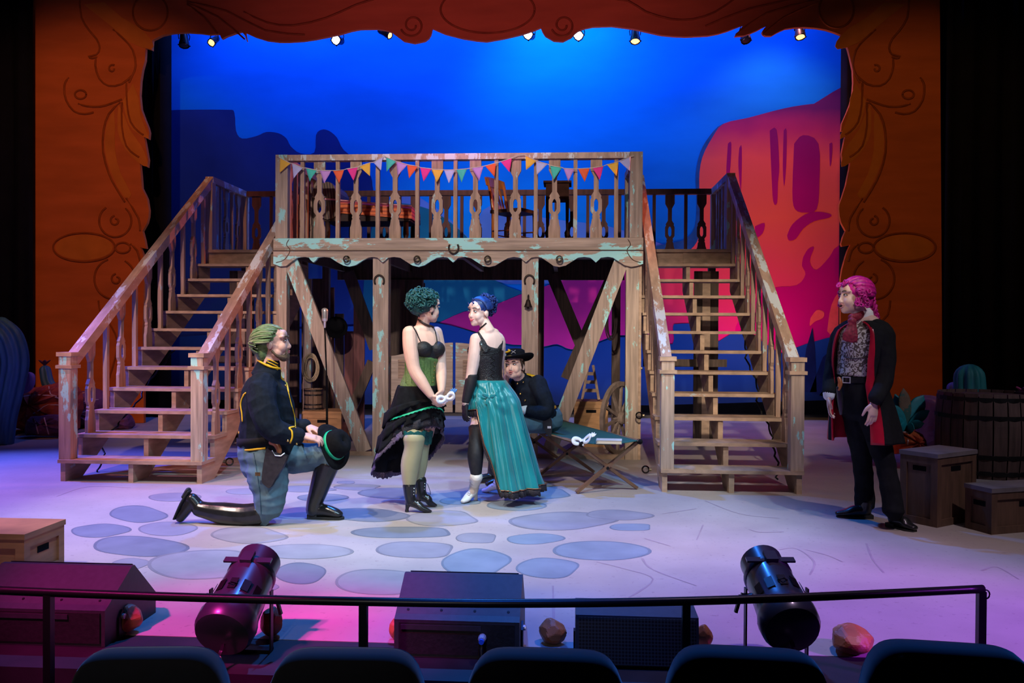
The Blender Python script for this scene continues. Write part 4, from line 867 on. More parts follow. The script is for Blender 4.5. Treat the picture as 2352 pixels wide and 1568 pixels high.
MB().lathe([(.011, 0), (.011, .012)], (pc.x, 3.446, .093), V((0, -1, 0)), 10).build('plug_ring', mat('plug_blue', (.02, .12, .7), .5), t)
xr_ = at(246, 1480, 3.5).x-.01; wedge('black stage monitor wedge at the left end of stage edge', xr_-.62, xr_)
# grille speaker
xa, xb = at(1322, 1480, 3.45).x, at(1606, 1480, 3.45).x; t = thing('front_fill_speaker', 'low black speaker with hexagon mesh grille facing the seats', 'speaker', ((xa+xb)/2, 3.55, 0))
pr = [(3.44, .012), (3.47, .205), (3.66, .215), (3.72, .16), (3.70, .012)]
MB().prism(pr, (xa, 0, 0), (0, 1, 0), (0, 0, 1), (xb-xa, 0, 0)).build('cabinet', BOX, t)
gm = bpy.data.materials.new('perforated_grille'); gm.use_nodes = True; N = gm.node_tree.nodes; L_ = gm.node_tree.links
b = N['Principled BSDF']; b.inputs['Roughness'].default_value = .5; g = N.new('ShaderNodeNewGeometry'); mp = N.new('ShaderNodeMapping'); mp.inputs['Scale'].default_value = (75, 0, 75); vo = N.new('ShaderNodeTexVoronoi'); vo.inputs['Randomness'].default_value = 0; vo.inputs['Scale'].default_value = 1
L_.new(g.outputs['Position'], mp.inputs[0]); L_.new(mp.outputs[0], vo.inputs['Vector']); cr = N.new('ShaderNodeValToRGB'); cr.color_ramp.elements[0].position = .33; cr.color_ramp.elements[0].color = (.002, .002, .002, 1); cr.color_ramp.elements[1].position = .42; cr.color_ramp.elements[1].color = (.03, .033, .028, 1); L_.new(vo.outputs['Distance'], cr.inputs[0]); L_.new(cr.outputs[0], b.inputs['Base Color'])
MB().prism([(3.4345, .018), (3.463, .198), (3.468, .198), (3.4395, .018)], (xa+.012, 0, 0), (0, 1, 0), (0, 0, 1), (xb-xa-.024, 0, 0)).build('grille', gm, t)
for x in (xa-.008, xb+.001): MB().box(x, x+.007, 3.52, 3.56, .0, .12).build('side_bracket', BLM, t)
for x in (xa+.05, xb-.05): MB().box(x-.02, x+.02, 3.46, 3.68, 0, .012).build('foot', BLM, t)
# floor lanterns
def lantern(label, tail, nose, Yt, Yn, r_, yoke_side):
    A, B = at(*tail, Yt), at(*nose, Yn); d = (B-A); Ln = d.length; d.normalize(); s, u = basis(d)
    base = V(((A.x+B.x)/2, (A.y+B.y)/2, 0)); t = thing('stage_lantern', label, 'stage light', base, group='black lanterns on the stage lip')
    MT = mat('lantern_enamel', (.03, .036, .05), .36, .3, vary=.15, coat=.4)
    prof = [(r_*.75, -.075), (r_*.93, -.07), (r_*1.02, -.05), (r_*1.05, 0), (r_*1.0, .02), (r_*.94, .05), (r_*.86, Ln*.72), (r_*.9, Ln*.74), (r_*.9, Ln*.80), (r_*.80, Ln*.82)]
    MB().lathe(prof, A, d, 28).build('housing', MT, t, True, auto=35)
    MB().lathe([(r_*.78, Ln*.82), (r_*.80, Ln*1.08), (r_*.76, Ln*1.08), (r_*.74, Ln*.84)], A, d, 28, cap=False).build('snout', MT, t, True, auto=35)
    MB().lathe([(.001, Ln*.86), (r_*.7, Ln*.855), (r_*.7, Ln*.85)], A, d, 20).build('lens', mat('lantern_lens', (.05, .06, .08), .1), t)
    for k in range(-2, 3):
        b = R(90+k*28); rd = s*math.cos(b)+u*math.sin(b); q = A+d*(Ln*.22)+rd*(r_*.955); MB().bar(q, q+d*.06, .032, .002, hint=rd).build('vent_plate', BLM, t)
    q = A+d*(Ln*.78)+u*r_*.92; MB().bar(q-d*.03, q+d*.03, .05, .016, hint=u).build('top_clip', MT, t)
    for k in (-1, 1): q = A+d*(Ln*.77)+(u*.8+s*k*.6).normalized()*r_*.98; MB().bar(q-s*.035, q+s*.035, .03, .008, hint=u).build('gate_flap', MT, t)
    piv = A+d*(Ln*.42)
    for k in (-1, 1):
        h = piv+s*k*(r_*1.12); MB().bar(V((h.x, h.y, .012)), h+V((0, 0, .03)), .03, .006, hint=s).build('yoke_arm', BLM, t); MB().tube([piv+s*k*r_*.85, piv+s*k*(r_*1.28)], .012, 8).build('yoke_bolt', BLM, t)
    h0, h1 = piv-s*(r_*1.14), piv+s*(r_*1.14); MB().bar(V((h0.x, h0.y, .006)), V((h1.x, h1.y, .006)), .045, .01).build('yoke_base', BLM, t)
    k = yoke_side; h = piv+s*k*(r_*1.3); MB().bar(h, h+s*k*.02-V((0, 0, .07)), .016, .012).build('locking_lever', BLM, t)
    q = A-d*.07-u*r_*.4; MB().tube([q, q-d*.05-V((0, 0, .02)), V((q.x-.02, q.y-.1, .06)), V((q.x-.03, q.y-.07, .008))], .008, 8).build('power_cable', BLM, t, True); MB().lathe([(.013, 0), (.014, .035)], q-d*.05-V((0, 0, .02)), -d, 10).build('connector', mat('plug_grey', (.4, .4, .42), .5), t)
    MB().tube([A+d*(Ln*.3)+u*r_*.93+s*a_*.02 for a_ in (-1,)]+[A+d*(Ln*.26)+u*(r_*.93+.02)]+[A+d*(Ln*.3)+u*r_*.93+s*.02], .003, 5).build('safety_loop', BLM, t)
    return t
lantern('black stage lantern on the lip left of centre, tilted towards stage', (524, 1428), (592, 1296), 3.38, 3.70, .118, 1)
lantern('black stage lantern on the lip at right, tilted back to the left', (1808, 1420), (1752, 1300), 3.38, 3.70, .112, -1)
# paper wrapped footlight stones
def foot_rock(label, px, py, rx, ry, seed):
    c = fl(px, py+ry*.95); sc = c.y/F_PX; o = bmesh.new(); bmesh.ops.create_icosphere(o, subdivisions=4, radius=1); rg = random.Random(seed)
    dirs = [V((rg.uniform(-1, 1), rg.uniform(-1, 1), rg.uniform(-.3, 1))).normalized() for _ in range(34)]; lim = [rg.uniform(.80, .96) for _ in dirs]
    for v in o.verts:
        k = 1.
        for d_, l_ in zip(dirs, lim):
            q = v.co.dot(d_)
            if q > 1e-3: k = min(k, l_/q)
        v.co *= k
    me = bpy.data.meshes.new('footlight_rock'); o.to_mesh(me); o.free(); me.materials.append(mat('rock_brown', (.34, .12, .04), .5, vary=.35, scale=9, bump=.3, col2=(.45, .20, .12), thr=(.55, 7)))
    z = min(v.co.z for v in me.vertices)*ry*sc*1.1
    q = link(me, 'footlight_rock', None, (c.x, c.y+.02, -z), (0, 0, rg.random()*6), (rx*sc*1.12, rx*sc*1.0, ry*sc*1.1)); tag(q, label, 'rock', 'brown rocks along the stage edge')
for a in (('brown rock at the stage edge right of the left monitor', 290, 1426, 31, 30, 1), ('brown rock behind the left stage lantern', 620, 1432, 25, 33, 2), ('brown rock peeking out left of the central monitor', 908, 1448, 18, 24, 3), ('brown rock between central monitor and mesh speaker', 1268, 1456, 33, 26, 4), ('brown rock peeking out right of the mesh speaker', 1617, 1466, 20, 24, 5), ('wide brown rock right of the right stage lantern', 1960, 1474, 50, 28, 6)): foot_rock(*a)
c = fl(50, 1345); crate('brown wooden crate at the left edge behind the left monitor', (c.x-.27, c.y+.2, 0), 0, .54, .36, .27, mat('warm_crate_wood', (.36, .15, .07), .6, vary=.25, scale=8, stretch=(.6, .6, 3)))
# guard rail
zr = .40; GP = [(-60, 1353), (110, 1360), (330, 1368), (600, 1376), (835, 1381), (1100, 1385), (1350, 1384), (1575, 1380), (1800, 1373), (2050, 1362), (2258, 1352)]
gp = [fl(a, b, zr) for a, b in GP]; gr = thing('guard_rail', 'thin black curved guard rail in front of the stage', 'rail', (gp[5].x, gp[5].y, -.5)); RLM = mat('rail_black', (.01, .011, .013), .35, .4)
MB().tube(catmull([tuple(p) for p in gp], 4), .0155, 10).build('top_rail', RLM, gr, True)
for px in (112, 835, 1576, 2254):
    k = min(range(len(GP)), key=lambda i: abs(GP[i][0]-px)); q = fl(px, GP[k][1], zr); MB().box(q.x-.014, q.x+.014, q.y-.014, q.y+.014, -.5, zr-.008).build('rail_post', RLM, gr)
e = gp[-1]; MB().tube([e+V((.012+.012*math.cos(b), 0, -.02+.016*math.sin(b))) for b in [2*math.pi*i/14 for i in range(14)]], .003, 5, True).build('ring', RLM, gr)
# seats
SEAT = mat('seat_plush', (.004, .005, .012), .85, vary=.2, scale=40, sheen=.4); 
def seat_part():
    t = thing('theatre_seat', 'x', 'seat', (0, 0, -.5), group='auditorium seats in the front row')
    w_ = .246; prof = []
    for i in range(33):
        u = -1+2*i/32; z = .50+.465*(1-abs(u)**7)**(1/2.4) if abs(u) < 1 else .50; prof.append((u*w_, z))
    prof = [(-w_, .1)]+prof+[(w_, .1)]
    rings = []
    for y, s in ((0, .94), (.012, .985), (.035, 1), (.07, 1), (.095, .985), (.11, .93)):
        rings.append([(x*s, y+.06*(1-z)*-.4, .1+(z-.1)*(1-(1-s)*.35)) for x, z in prof])
    MB().loft(rings).build('backrest', SEAT, t, True, local=True)
    MB().limb([((0, -.06, -.02+.14), .215, .05), ((0, -.38, .16), .215, .045)], side=V((1, 0, 0))).build('seat_cushion', SEAT, t, True, local=True)
    for x in (-.2, .2): MB().box(x-.012, x+.012, -.2, -.12, 0, .30).build('seat_leg', BLM, t, local=True)
    return t
s0 = seat_part()
SX = [(330, 1508), (790, 1510), (1252, 1512), (1722, 1508), (2192, 1497)]
for k, (px, py) in enumerate(SX):
    t = s0 if k == 0 else copy_tree(s0); q = at(px, py, 2.32); t.location = (q.x, 2.32, q.z-.965); t.rotation_euler = (0, 0, R((k-2)*-3))
    t['label'] = 'dark blue plush theatre seat back, %s from the left in front row' % ('first', 'second', 'third', 'fourth', 'last')[k]

# ---------------------------------------------------------------- hanging lamps on a pipe behind the header
YL = 12.55; zp = at(1176, 30, YL).z; xp0, xp1 = at(380, 30, YL).x, at(1950, 30, YL).x
pipe = thing('lighting_pipe', 'black lighting pipe hung behind the portal header', 'pipe', ((xp0+xp1)/2, YL, zp))
MB().tube([(xp0, YL, zp), (xp1, YL, zp)], .024, 10).build('pipe', BLM, pipe, True)
for k_ in range(4): x_ = xp0+(xp1-xp0)*(.08+.28*k_); MB().tube([(x_, YL, zp), (x_, YL, 8.6)], .005, 6).build('suspension_wire', BLM, pipe)
gc = MB().box(-12, 10, 11.6, 15, 8.6, 8.75).build('ceiling', BLACK()); tag(gc, 'black fly grid ceiling above the backdrop', 'ceiling', kind='structure')
def lamp(label, px, py, aim, lit, strg=0., size=1.):
    c = at(px, py, YL); aim = V(aim).normalized(); t = thing('hanging_stage_light', label, 'stage light', c, group='stage lights hung above the backdrop')
    r_ = .075*size
    MB().lathe([(r_*.55, -.20), (r_*.75, -.17), (r_*.8, -.08), (r_*1.0, -.02), (r_*1.02, .03), (r_*.9, .03), (r_*.88, .0)], c, aim, 18).build('housing', BLM, t, True, auto=40)
    MB().lathe([(r_*1.25, .012), (r_*1.25, .022), (r_*1.0, .022), (r_*1.0, .012)], c, aim, 4, cap=False).build('gel_frame', BLM, t)
    MB().lathe([(.002, .027), (r_*.6, .026), (r_*.88, .02), (r_*.88, .015)], c, aim, 20).build('lens', mat('lamp_lit_'+str(lit), lit, .2, emit=strg) if strg else mat('lamp_glass_dark', (.03, .03, .04), .1), t, True)
    s, u = basis(aim); b = c-aim*.08; top = V((c.x, YL, zp))
    for k in (-1, 1): MB().tube([b+s*k*r_*.95, b+s*k*r_*1.1+V((0, 0, .06)), V((b.x, b.y, max(b.z+.16, zp-.06)))], .007, 6).build('yoke', BLM, t, True)
    MB().tube([V((b.x, b.y, max(b.z+.15, zp-.06))), top+V((0, 0, .03))], .014, 8).build('clamp', BLM, t)
WHT, AMB = (.8, .93, 1.), (1., .55, .2)
lamp('dark hanging stage light at the far left of the rig', 423, 102, (.15, -.25, -1), WHT)
lamp('amber glowing hanging light second from left', 487, 97, (-.1, -.8, -.6), AMB, 2.2, .8)
lamp('bright white hanging light left of centre', 773, 92, (-.15, -1, -.25), WHT, 14)
lamp('small hanging light tilted right under the header near centre', 893, 80, (.9, -.35, -.5), AMB, 3, .75)
lamp('hanging light almost hidden behind the middle scroll of the header', 965, 90, (0, -.3, -1), WHT, 0, .7)
lamp('bright white hanging light just right of the middle oval', 1214, 80, (-.25, -1, -.22), WHT, 14)
lamp('bright white hanging light beside the right middle scroll', 1329, 82, (-.1, -1, -.22), WHT, 14)
lamp('downward hanging light with faint amber lens right of centre', 1459, 92, (0, -.35, -1), AMB, 1.0)
lamp('dark hanging light half hidden by header leaf at right', 1713, 90, (.1, -.5, -1), WHT)
lamp('downward amber hanging light at the far right of the rig', 1838, 82, (.05, -.35, -1), AMB, 1.6)
# ================================================================ PEOPLE
SKIN = lambda n, c=(.62, .36, .27): mat('skin_'+n, c, .5, vary=.06, scale=18, spec=.35)
NAVY = mat('navy_wool', (.008, .012, .020), .9, vary=.25, scale=40, bump=.08, spec=.15)
YEL = mat('yellow_braid', (.75, .42, .01), .6, vary=.08); LEA = mat('black_leather', (.012, .012, .013), .3, vary=.25, scale=25, bump=.15, coat=.25)
BLK = mat('black_cloth', (.007, .007, .008), .9, vary=.3, scale=30, bump=.1); BRASS = mat('brass', (.75, .48, .15), .25, 1.)
def fr3(f, u=(0, 0, 1)):
    f = V(f).normalized(); r_ = f.cross(V(u)).normalized(); return r_, f, r_.cross(f).normalized()
def head(mb, c, f, u, s=1., fem=False):
    X, Y, Z = fr = fr3(f, u); P = lambda x, y, z: c+(X*x+Y*y+Z*z)*s
    E = lambda x, y, z, a, b, d: mb.ell(P(x, y, z), (a*s, b*s, d*s), fr, 16, 10)
    j = .92 if fem else 1.; q = -.006 if fem else 0.
    E(0, -.012, .035, .076, .097, .088); E(0, .020, -.025, .066*j, .074, .088); E(0, .045, -.080, .040*j, .046, .036); E(0, .064, -.097, .024*j, .024, .02)
    for k in (-1, 1):
        E(k*.034, .056-(.006 if fem else 0), -.034, .032 if not fem else .028, .034, .036); E(k*.046*j, .018, -.066, .024, .044, .034); E(k*.032, .070-(.004 if fem else 0), .036, .034, .018, .014)
        E(k*.079, -.012, -.012, .009, .018, .030); E(k*.075, .000, -.012, .012, .012, .02)
        E(k*.0105, .090+q, -.038, .008, .010, .007)
    E(0, .070, .050, .05, .024, .036)
    mb.limb([(P(0, .085, .020), .008*s), (P(0, .096+q, -.012), .0095*s), (P(0, .105+q, -.032), .0105*s), (P(0, .094+q, -.042), .008*s)])
    E(0, .083, -.066, .026, .012, .014)
    return P, fr
def face(par, c, f, u, s, iris=(.06, .1, .12), brow=(.05, .03, .02), lip=(.5, .12, .12), smile=.006, open_=0., fem=False):
    bw = .6 if fem else 1.; ew = 1.12 if fem else 1.
    X, Y, Z = fr = fr3(f, u); P = lambda x, y, z: c+(X*x+Y*y+Z*z)*s
    WHI, IR, DKL = mat('eye_white', (.8, .78, .76), .25), mat('iris_%g' % iris[0], iris, .2), mat('lash_dark', (.015, .01, .01), .6)
    for k in (-1, 1):
        tag_ = 'eye'
        e = MB().ell(P(k*.031, .0825, .010), (.0128*s*ew, .0085*s, .0050*s*ew), fr, 14, 8).build('eye', WHI, par, True)
        MB().ell(P(k*.030, .0882, .010), (.0058*s, .0036*s, .0050*s), fr, 12, 8).build('iris', IR, e, True)
        MB().limb([(P(k*.047, .076, .009), .0022*s), (P(k*.031, .0905, .0165), .0034*s), (P(k*.017, .087, .010), .002*s)], n=8).build('eyelid', DKL, e, True)
        MB().limb([(P(k*.053, .073, .031), .003*s*bw), (P(k*.036, .0905, .040), .0045*s*bw), (P(k*.016, .0965, .035), .004*s*bw)], n=8).build('eyebrow', mat('brow_%g' % brow[0], brow, .8), par, True)
    LP = mat('lips_%g_%g' % lip[:2], lip, .35); q = open_/2
    m = MB(); m.limb([(P(-.024, .083, -.064+smile), .002*s), (P(-.010, .0965, -.0605+q), .0048*s), (P(0, .0985, -.062+q), .0044*s), (P(.010, .0965, -.0605+q), .0048*s), (P(.024, .083, -.064+smile), .002*s)], n=8)
    m.limb([(P(-.023, .083, -.065+smile), .002*s), (P(0, .0965, -.0715-q), .0062*s), (P(.023, .083, -.065+smile), .002*s)], n=8); m.build('lips', LP, par, True)
    if open_ > .004: MB().ell(P(0, .093, -.066), (.014*s, .0075*s, open_*.62*s), fr).build('open_mouth', mat('mouth_dark', (.04, .008, .008), .6), par, True)
def hand(mb, w, d, n, size=1., thumb=1, curl=(20, 25, 30, 35), spread=4., tcurl=20):
    """w wrist, d along the fingers, n back of the hand; thumb = +1/-1 side"""
    d = d.normalized(); s = d.cross(n).normalized()*thumb; n = (s*thumb).cross(d).normalized(); z = size
    mb.limb([(w-d*.02*z, .027*z, .021*z), (w+d*.02*z, .031*z, .019*z), (w+d*.06*z, .040*z, .016*z), (w+d*.085*z, .040*z, .013*z)], side=s, n=12)
    for k, (off, L) in enumerate(((.030, .076), (.0105, .086), (-.0095, .080), (-.029, .062))):
        a = R(spread*(1.5-k)); q = w+d*.084*z+s*off*z; dd = d*math.cos(a)+s*math.sin(a); pts = [(q-dd*.012*z, .0098*z)]; c = R(curl[k]); ang = c*.6
        for j, fr_ in enumerate((.46, .30, .24)):
            q = q+(dd*math.cos(ang)-n*math.sin(ang))*L*fr_*z; pts.append((q, (.0092, .0085, .0072)[j]*z)); ang += c
        mb.limb(pts, n=10, k=2)
    q = w+d*.022*z+s*.026*z; t = (d*.62+s*.62-n*.25).normalized(); t2 = (d*.9+s*.25-n*R(tcurl)).normalized()
    mb.limb([(q, .015*z), (q+t*.035*z, .0125*z), (q+t*.035*z+t2*.03*z, .0105*z), (q+t*.035*z+t2*.052*z, .008*z)], n=10, k=2)
def sweep(c, fr, a, t0, t1, rr, n=7, off=(0, 0, 0)):
    X, Y, Z = fr; pts = []
    for i in range(n):
        t = R(t0+(t1-t0)*i/(n-1)); r_ = rr if not callable(rr) else rr(i/(n-1))
        rd = Z*math.cos(R(a))+X*math.sin(R(a)); pts.append(c+X*off[0]+Y*off[1]+Z*off[2]+Y*(r_*1.12*math.cos(t))+rd*(r_*math.sin(t)))
    return pts
def curl_lock(mb, p, nrm, size, rad, rg, turns=1.2):
    a, b = basis(nrm, V((rg.uniform(-1, 1), rg.uniform(-1, 1), rg.uniform(-1, 1)))); pts = []
    for i in range(10):
        t = i/9; an = turns*2*math.pi*t; q = size*(1-.55*t); pts.append((p+(a*math.cos(an)+b*math.sin(an))*q+nrm*(.008+.012*math.sin(an*.5)), rad*(1-.4*t)))
    mb.limb(pts, n=6, k=1, capk=1)
def skirt(name, m, par, waist, rx, ry, right, fwd, hem, flare, folds, amp, top_z=None, n=96, k=22, thick=.004, lean=V((0, 0, 0)), phase=0., gath=None, bulge=None):
    """hem(theta)->z ; flare(theta)->extra radius at the hem; theta 0 = front"""
    mb = MB(); vs = []
    for i in range(k+1):
        t = i/k
        for j in range(n):
            th = 2*math.pi*j/n; z = waist.z+(hem(th)-waist.z)*t; f_ = flare(th)*(t**.8)
            w_ = amp*t**.7*(math.sin(folds*th+phase)+.45*math.sin(folds*1.73*th+1+phase)+.3*math.sin(folds*.53*th+2)); 
            g = (bulge(th, t) if bulge else 0.)
            a = rx+f_+w_+g; b = ry+f_+w_+g
            p = waist+right*(a*math.sin(th))+fwd*(b*math.cos(th))+lean*t; p.z = z+.25*w_*t; vs.append(p)
    mb.add(vs, [(i*n+j, i*n+(j+1) % n, (i+1)*n+(j+1) % n, (i+1)*n+j) for i in range(k) for j in range(n)])
    o = mb.build(name, m, par, True); md = o.modifiers.new('s', 'SOLIDIFY'); md.thickness = thick; return o
def boot(name, m, par, pts, foot, sole_m=None, heel=None, voxel=.006):
    mb = MB(); mb.limb(pts); 
    for f_ in foot: mb.limb(f_[0], side=f_[1])
    if heel: mb.limb(heel[0])
    return fuse(mb, name, m, par, voxel, 2)

# ---------------------------------------------------------------- 1. kneeling soldier
def soldier():
    Y = 5.93; K = lambda x, y, d=0.: at(x, y, Y+d); zk = fl(612, 1207)
    p = thing('person', 'kneeling man with green hair in navy jacket with yellow trim, holding a hat', 'person', (zk.x, Y, 0))
    hc = K(629, 788); f = V((1, .10, .10)); u = V((-.1, 0, 1)); S = 1.06; side = V((0, -1, 0))
    knee = V((zk.x, 5.80, .085)); b = MB(); P, fr = head(b, hc, f, u, S)
    b.limb([(P(0, -.015, -.055), .062), (K(617, 838), .070), (K(612, 868), .085)])
    b.limb([(K(612, 872), .12, .09), (K(613, 910), .16, .12), (K(612, 960), .15, .12), (K(603, 1010), .15, .12), (K(592, 1045), .15, .12)], side=side)
    wr, wl = K(694, 1001, -.17), K(706, 978, .02)
    b.limb([(K(602, 888, -.18), .05), (K(608, 972, -.25), .042), (wr, .026)]); b.limb([(K(620, 888, .18), .05), (K(655, 972, .2), .042), (wl, .026)])
    hand(b, wr, V((1, .30, -.18)), V((.25, -.35, .95)), 1.02, -1, (24, 26, 28, 34), 5); hand(b, wl, V((1, -.28, -.30)), V((.3, -.15, .95)), 1.0, 1, (22, 26, 30, 36), 6)
    b.limb([(K(592, 1050, -.09), .09), (K(616, 1120, -.11), .085), (knee+V((.01, 0, .03)), .05)]); b.limb([(knee, .05), (K(530, 1182, -.1), .05), (K(470, 1174, -.1), .04)])
    kl = K(750, 1046, .10); an = K(722, 1160, .09)
    b.limb([(K(605, 1045, .09), .09), (K(680, 1050, .1), .085), (kl, .055)]); b.limb([(kl, .055), (K(738, 1100, .09), .05), (an, .038)])
    fuse(b, 'body', SKIN('kneeling', (.66, .36, .28)), p, .0048, 4)
    face(p, hc, f, u, S, (.08, .12, .1), (.12, .08, .04), (.50, .16, .15), .009)
    # jacket
    j = MB(); j.limb([(K(613, 862), .13, .085), (K(611, 885), .205, .145), (K(613, 922), .215, .185), (K(615, 965), .21, .195), (K(614, 1004), .205, .195), (K(612, 1026), .21, .190)], side=side)
    for sl in ([(K(604, 885, -.16), .10), (K(600, 905, -.22), .10), (K(612, 960, -.27), .095), (K(628, 986, -.26), .085), (K(660, 999, -.22), .073), (wr-V((.025, .01, 0)), .062)], [(K(622, 885, .16), .10), (K(640, 940, .23), .09), (K(660, 975, .2), .08), (K(688, 984, .08), .066), (wl-V((.02, 0, 0)), .056)]): j.limb(sl)
    j.limb([(K(619, 826), .070, .076), (K(615, 842), .080, .090), (K(611, 862), .10, .11)], side=side, capk=1)
    jk = fuse(j, 'jacket', NAVY, p, .006, 3, wr=(.009, 5.5, (1, 1, 1.6))); tr = bvh(jk)
    def br(name, pxs, r_=.006, m=YEL, k=4): return drape(tr, pxs, r_, k, .001).build(name, m, jk, True)
    br('collar_braid', [(588, 824), (600, 832), (620, 842), (640, 846), (652, 846)], .008)
    for dy in (-3, 4, 11): br('collar_bar', [(612, 826+dy*.9), (624, 831+dy*.95), (638, 838+dy)], .0045)
    br('collar_braid', [(640, 818), (643, 830), (646, 843)], .006)
    br('front_braid', [(652, 846), (655, 862), (658, 880), (662, 900)], .0075); br('front_piping', [(662, 900), (668, 925), (676, 955), (679, 982)], .004)
    br('back_seam_braid', [(562, 905), (556, 915), (553, 930), (556, 950), (557, 968)], .006); br('back_seam_braid', [(558, 908), (565, 902)], .006)
    br('hem_braid', [(550, 1032), (570, 1033), (590, 1031), (610, 1029)], .008)
    br('cuff_braid', [(666, 1017), (671, 1004), (670, 990), (664, 983), (676, 980)], .0065)
    for q in ((646, 853), (649, 871), (655, 886), (661, 1011), (681, 1018)): MB().ell(cast(tr, q, .004), .0085).build('button', BRASS, jk, True)
    MB().ell(K(555, 993, -.06), (.022, .03, .02)).build('shoulder_knot', YEL, jk, True)
    # trousers
    t = MB(); t.limb([(K(606, 1015), .19, .175), (K(604, 1042), .195, .175), (K(606, 1062), .19, .165)], side=side)
    t.limb([(K(606, 1050, -.09), .135), (K(616, 1095, -.10), .142), (K(620, 1140, -.12), .115), (K(614, 1180, -.12), .09), (knee+V((-.01, 0, .01)), .082)])
    t.limb([(K(625, 1045, .08), .13), (K(680, 1050, .10), .115), (K(728, 1048, .10), .10), (kl+V((.01, 0, 0)), .092), (K(752, 1066, .1), .085)])
    trs = fuse(t, 'trousers', mat('blue_grey_trousers', (.075, .135, .175), .8, vary=.15, scale=14, bump=.15), p, .007, 3, wr=(.009, 6, (1, 1, 1.8))); tt = bvh(trs)
    drape(tt, [(583, 1040), (590, 1080), (597, 1130), (600, 1180)], .003).build('side_seam', mat('trouser_seam', (.03, .07, .10), .8), trs)
    # boots: near leg lies on the floor, toe tucked under
    toe = fl(405, 1196); toe = V((toe.x+.06, 5.80, .035)); ank = K(458, 1168, -.12); heel = K(440, 1146, -.12)
    bt_ = MB(); bt_.limb([(V((knee.x-.05, 5.80, .082)), .078), (K(560, 1183, -.12), .080), (K(510, 1178, -.12), .076), (K(475, 1172, -.12), .060), (ank, .056)])
    bt_.limb([(ank, .05, .05), (heel, .045, .045)], side=side); bt_.limb([(heel+V((.01, 0, 0)), .042, .04), ((heel+toe)/2+V((.012, 0, .0)), .048, .036), (toe+V((.0, 0, 0)), .045, .03)], side=side)
    b1 = fuse(bt_, 'riding_boot', LEA, p, .006, 2); so = MB()
    d = (toe-heel).normalized(); n_ = V((d.z, 0, -d.x)); n_ = n_ if n_.x < 0 else -n_
    so.limb([(heel+n_*.042+d*-.04, .034, .012), (heel+n_*.044+d*.06, .036, .012), (toe+n_*.030+d*.02, .042, .008)], side=side); so.limb([(heel+n_*.055-d*.045, .034, .016), (heel+n_*.055+d*.012, .034, .016)], side=side)
    so.build('sole', mat('boot_sole', (.02, .019, .018), .7), b1, True)
    ft = fl(706, 1190); b2 = MB(); yb_ = Y+.10; b2.limb([(K(753, 1064, .1), .088), (K(742, 1095, .1), .078), (K(730, 1132, .1), .066), (K(722, 1156, .1), .058), (K(720, 1172, .1), .055)])
    hx, tx = at(708, 1186, yb_).x, at(792, 1186, yb_).x
    b2.limb([(V((hx+.04, yb_, .062)), .042, .048), (V((hx+.12, yb_, .060)), .043, .046), (V((hx+.20, yb_-.005, .045)), .046, .036), (V((tx-.035, yb_-.01, .036)), .038, .024)], side=V((0, 1, 0)))
    b2o = fuse(b2, 'riding_boot', LEA, p, .006, 2); so = MB(); so.poly3([(hx, yb_-.034, .003), (hx+.07, yb_-.036, .003), (hx+.17, yb_-.05, .003), (tx-.02, yb_-.04, .003), (tx, yb_-.012, .003), (tx-.02, yb_+.03, .003), (hx+.17, yb_+.045, .003), (hx+.07, yb_+.036, .003), (hx, yb_+.034, .003)], (0, 0, .016)); so.build('sole', mat('boot_sole', (.02, .019, .018), .7), b2o)
    MB().box(hx, hx+.07, yb_-.034, yb_+.034, .0025, .034).build('heel', mat('boot_sole', (.02, .019, .018), .7), b2o)
    # belt, holster, revolver
    bl = MB(); ring = []
    for i in range(40):
        a = 2*math.pi*i/40; c = K(612, 1002, 0); ring.append(c+V((.203*math.cos(a), .213*math.sin(a), -.020*math.cos(a)*-1 - .012)))
    for q in (0,): bl.loft([[r_+V((0, 0, dz)) for dz in (-.026, .026)]+[(r_-(r_-c)*.03)+V((0, 0, dz)) for dz in (.026, -.026)] for r_ in ring+ring[:1]], False)
    bl.build('belt', mat('belt_leather', (.010, .010, .010), .8, vary=.2, spec=.15), p, True)
    hy = -.265; ho = MB(); hp = [(611, 1030), (625, 1036), (655, 1046), (658, 1052), (648, 1075), (632, 1100), (620, 1120), (610, 1116), (601, 1104), (604, 1070)]
    ho.poly3([K(a, b_, hy) for a, b_ in catmull([tuple(map(float, q)) for q in hp+hp[:1]], 3)[:-1]], (0, .045, 0)); h_ = ho.build('holster', mat('holster_leather', (.022, .018, .022), .5, vary=.3, bump=.2, scale=30), p)
    MB().box(K(618, 1075).x, K(629, 1075).x, Y+hy-.006, Y+hy-.001, K(618, 1078).z, K(618, 1070).z).build('holster_buckle', BRASS, h_)
    g = MB(); g.limb([(K(622, 1014, hy+.02), .022, .014), (K(634, 1020, hy+.02), .022, .014), (K(641, 1034, hy+.02), .020, .014), (K(638, 1044, hy+.02), .018, .014)], side=V((1, 0, 0))); g.build('revolver_grip', mat('walnut_grip', (.30, .09, .03), .35, vary=.2, coat=.4), h_, True)
    MB().tube([K(625, 1034, hy-.002), K(632, 1046, hy-.004), K(645, 1047, hy-.004), K(654, 1040, hy-.002)], .0045, 6).build('revolver_guard', CH, h_, True)
    # hair and beard
    rg = random.Random(3); h1, h2 = MB(), MB(); X, Yf, Z = fr
    h1.ell(P(0, -.03, .045), (.084*S, .100*S, .090*S), fr, 20, 12); h1.ell(P(0, -.072, -.045), (.074*S, .056*S, .090*S), fr, 16, 10)
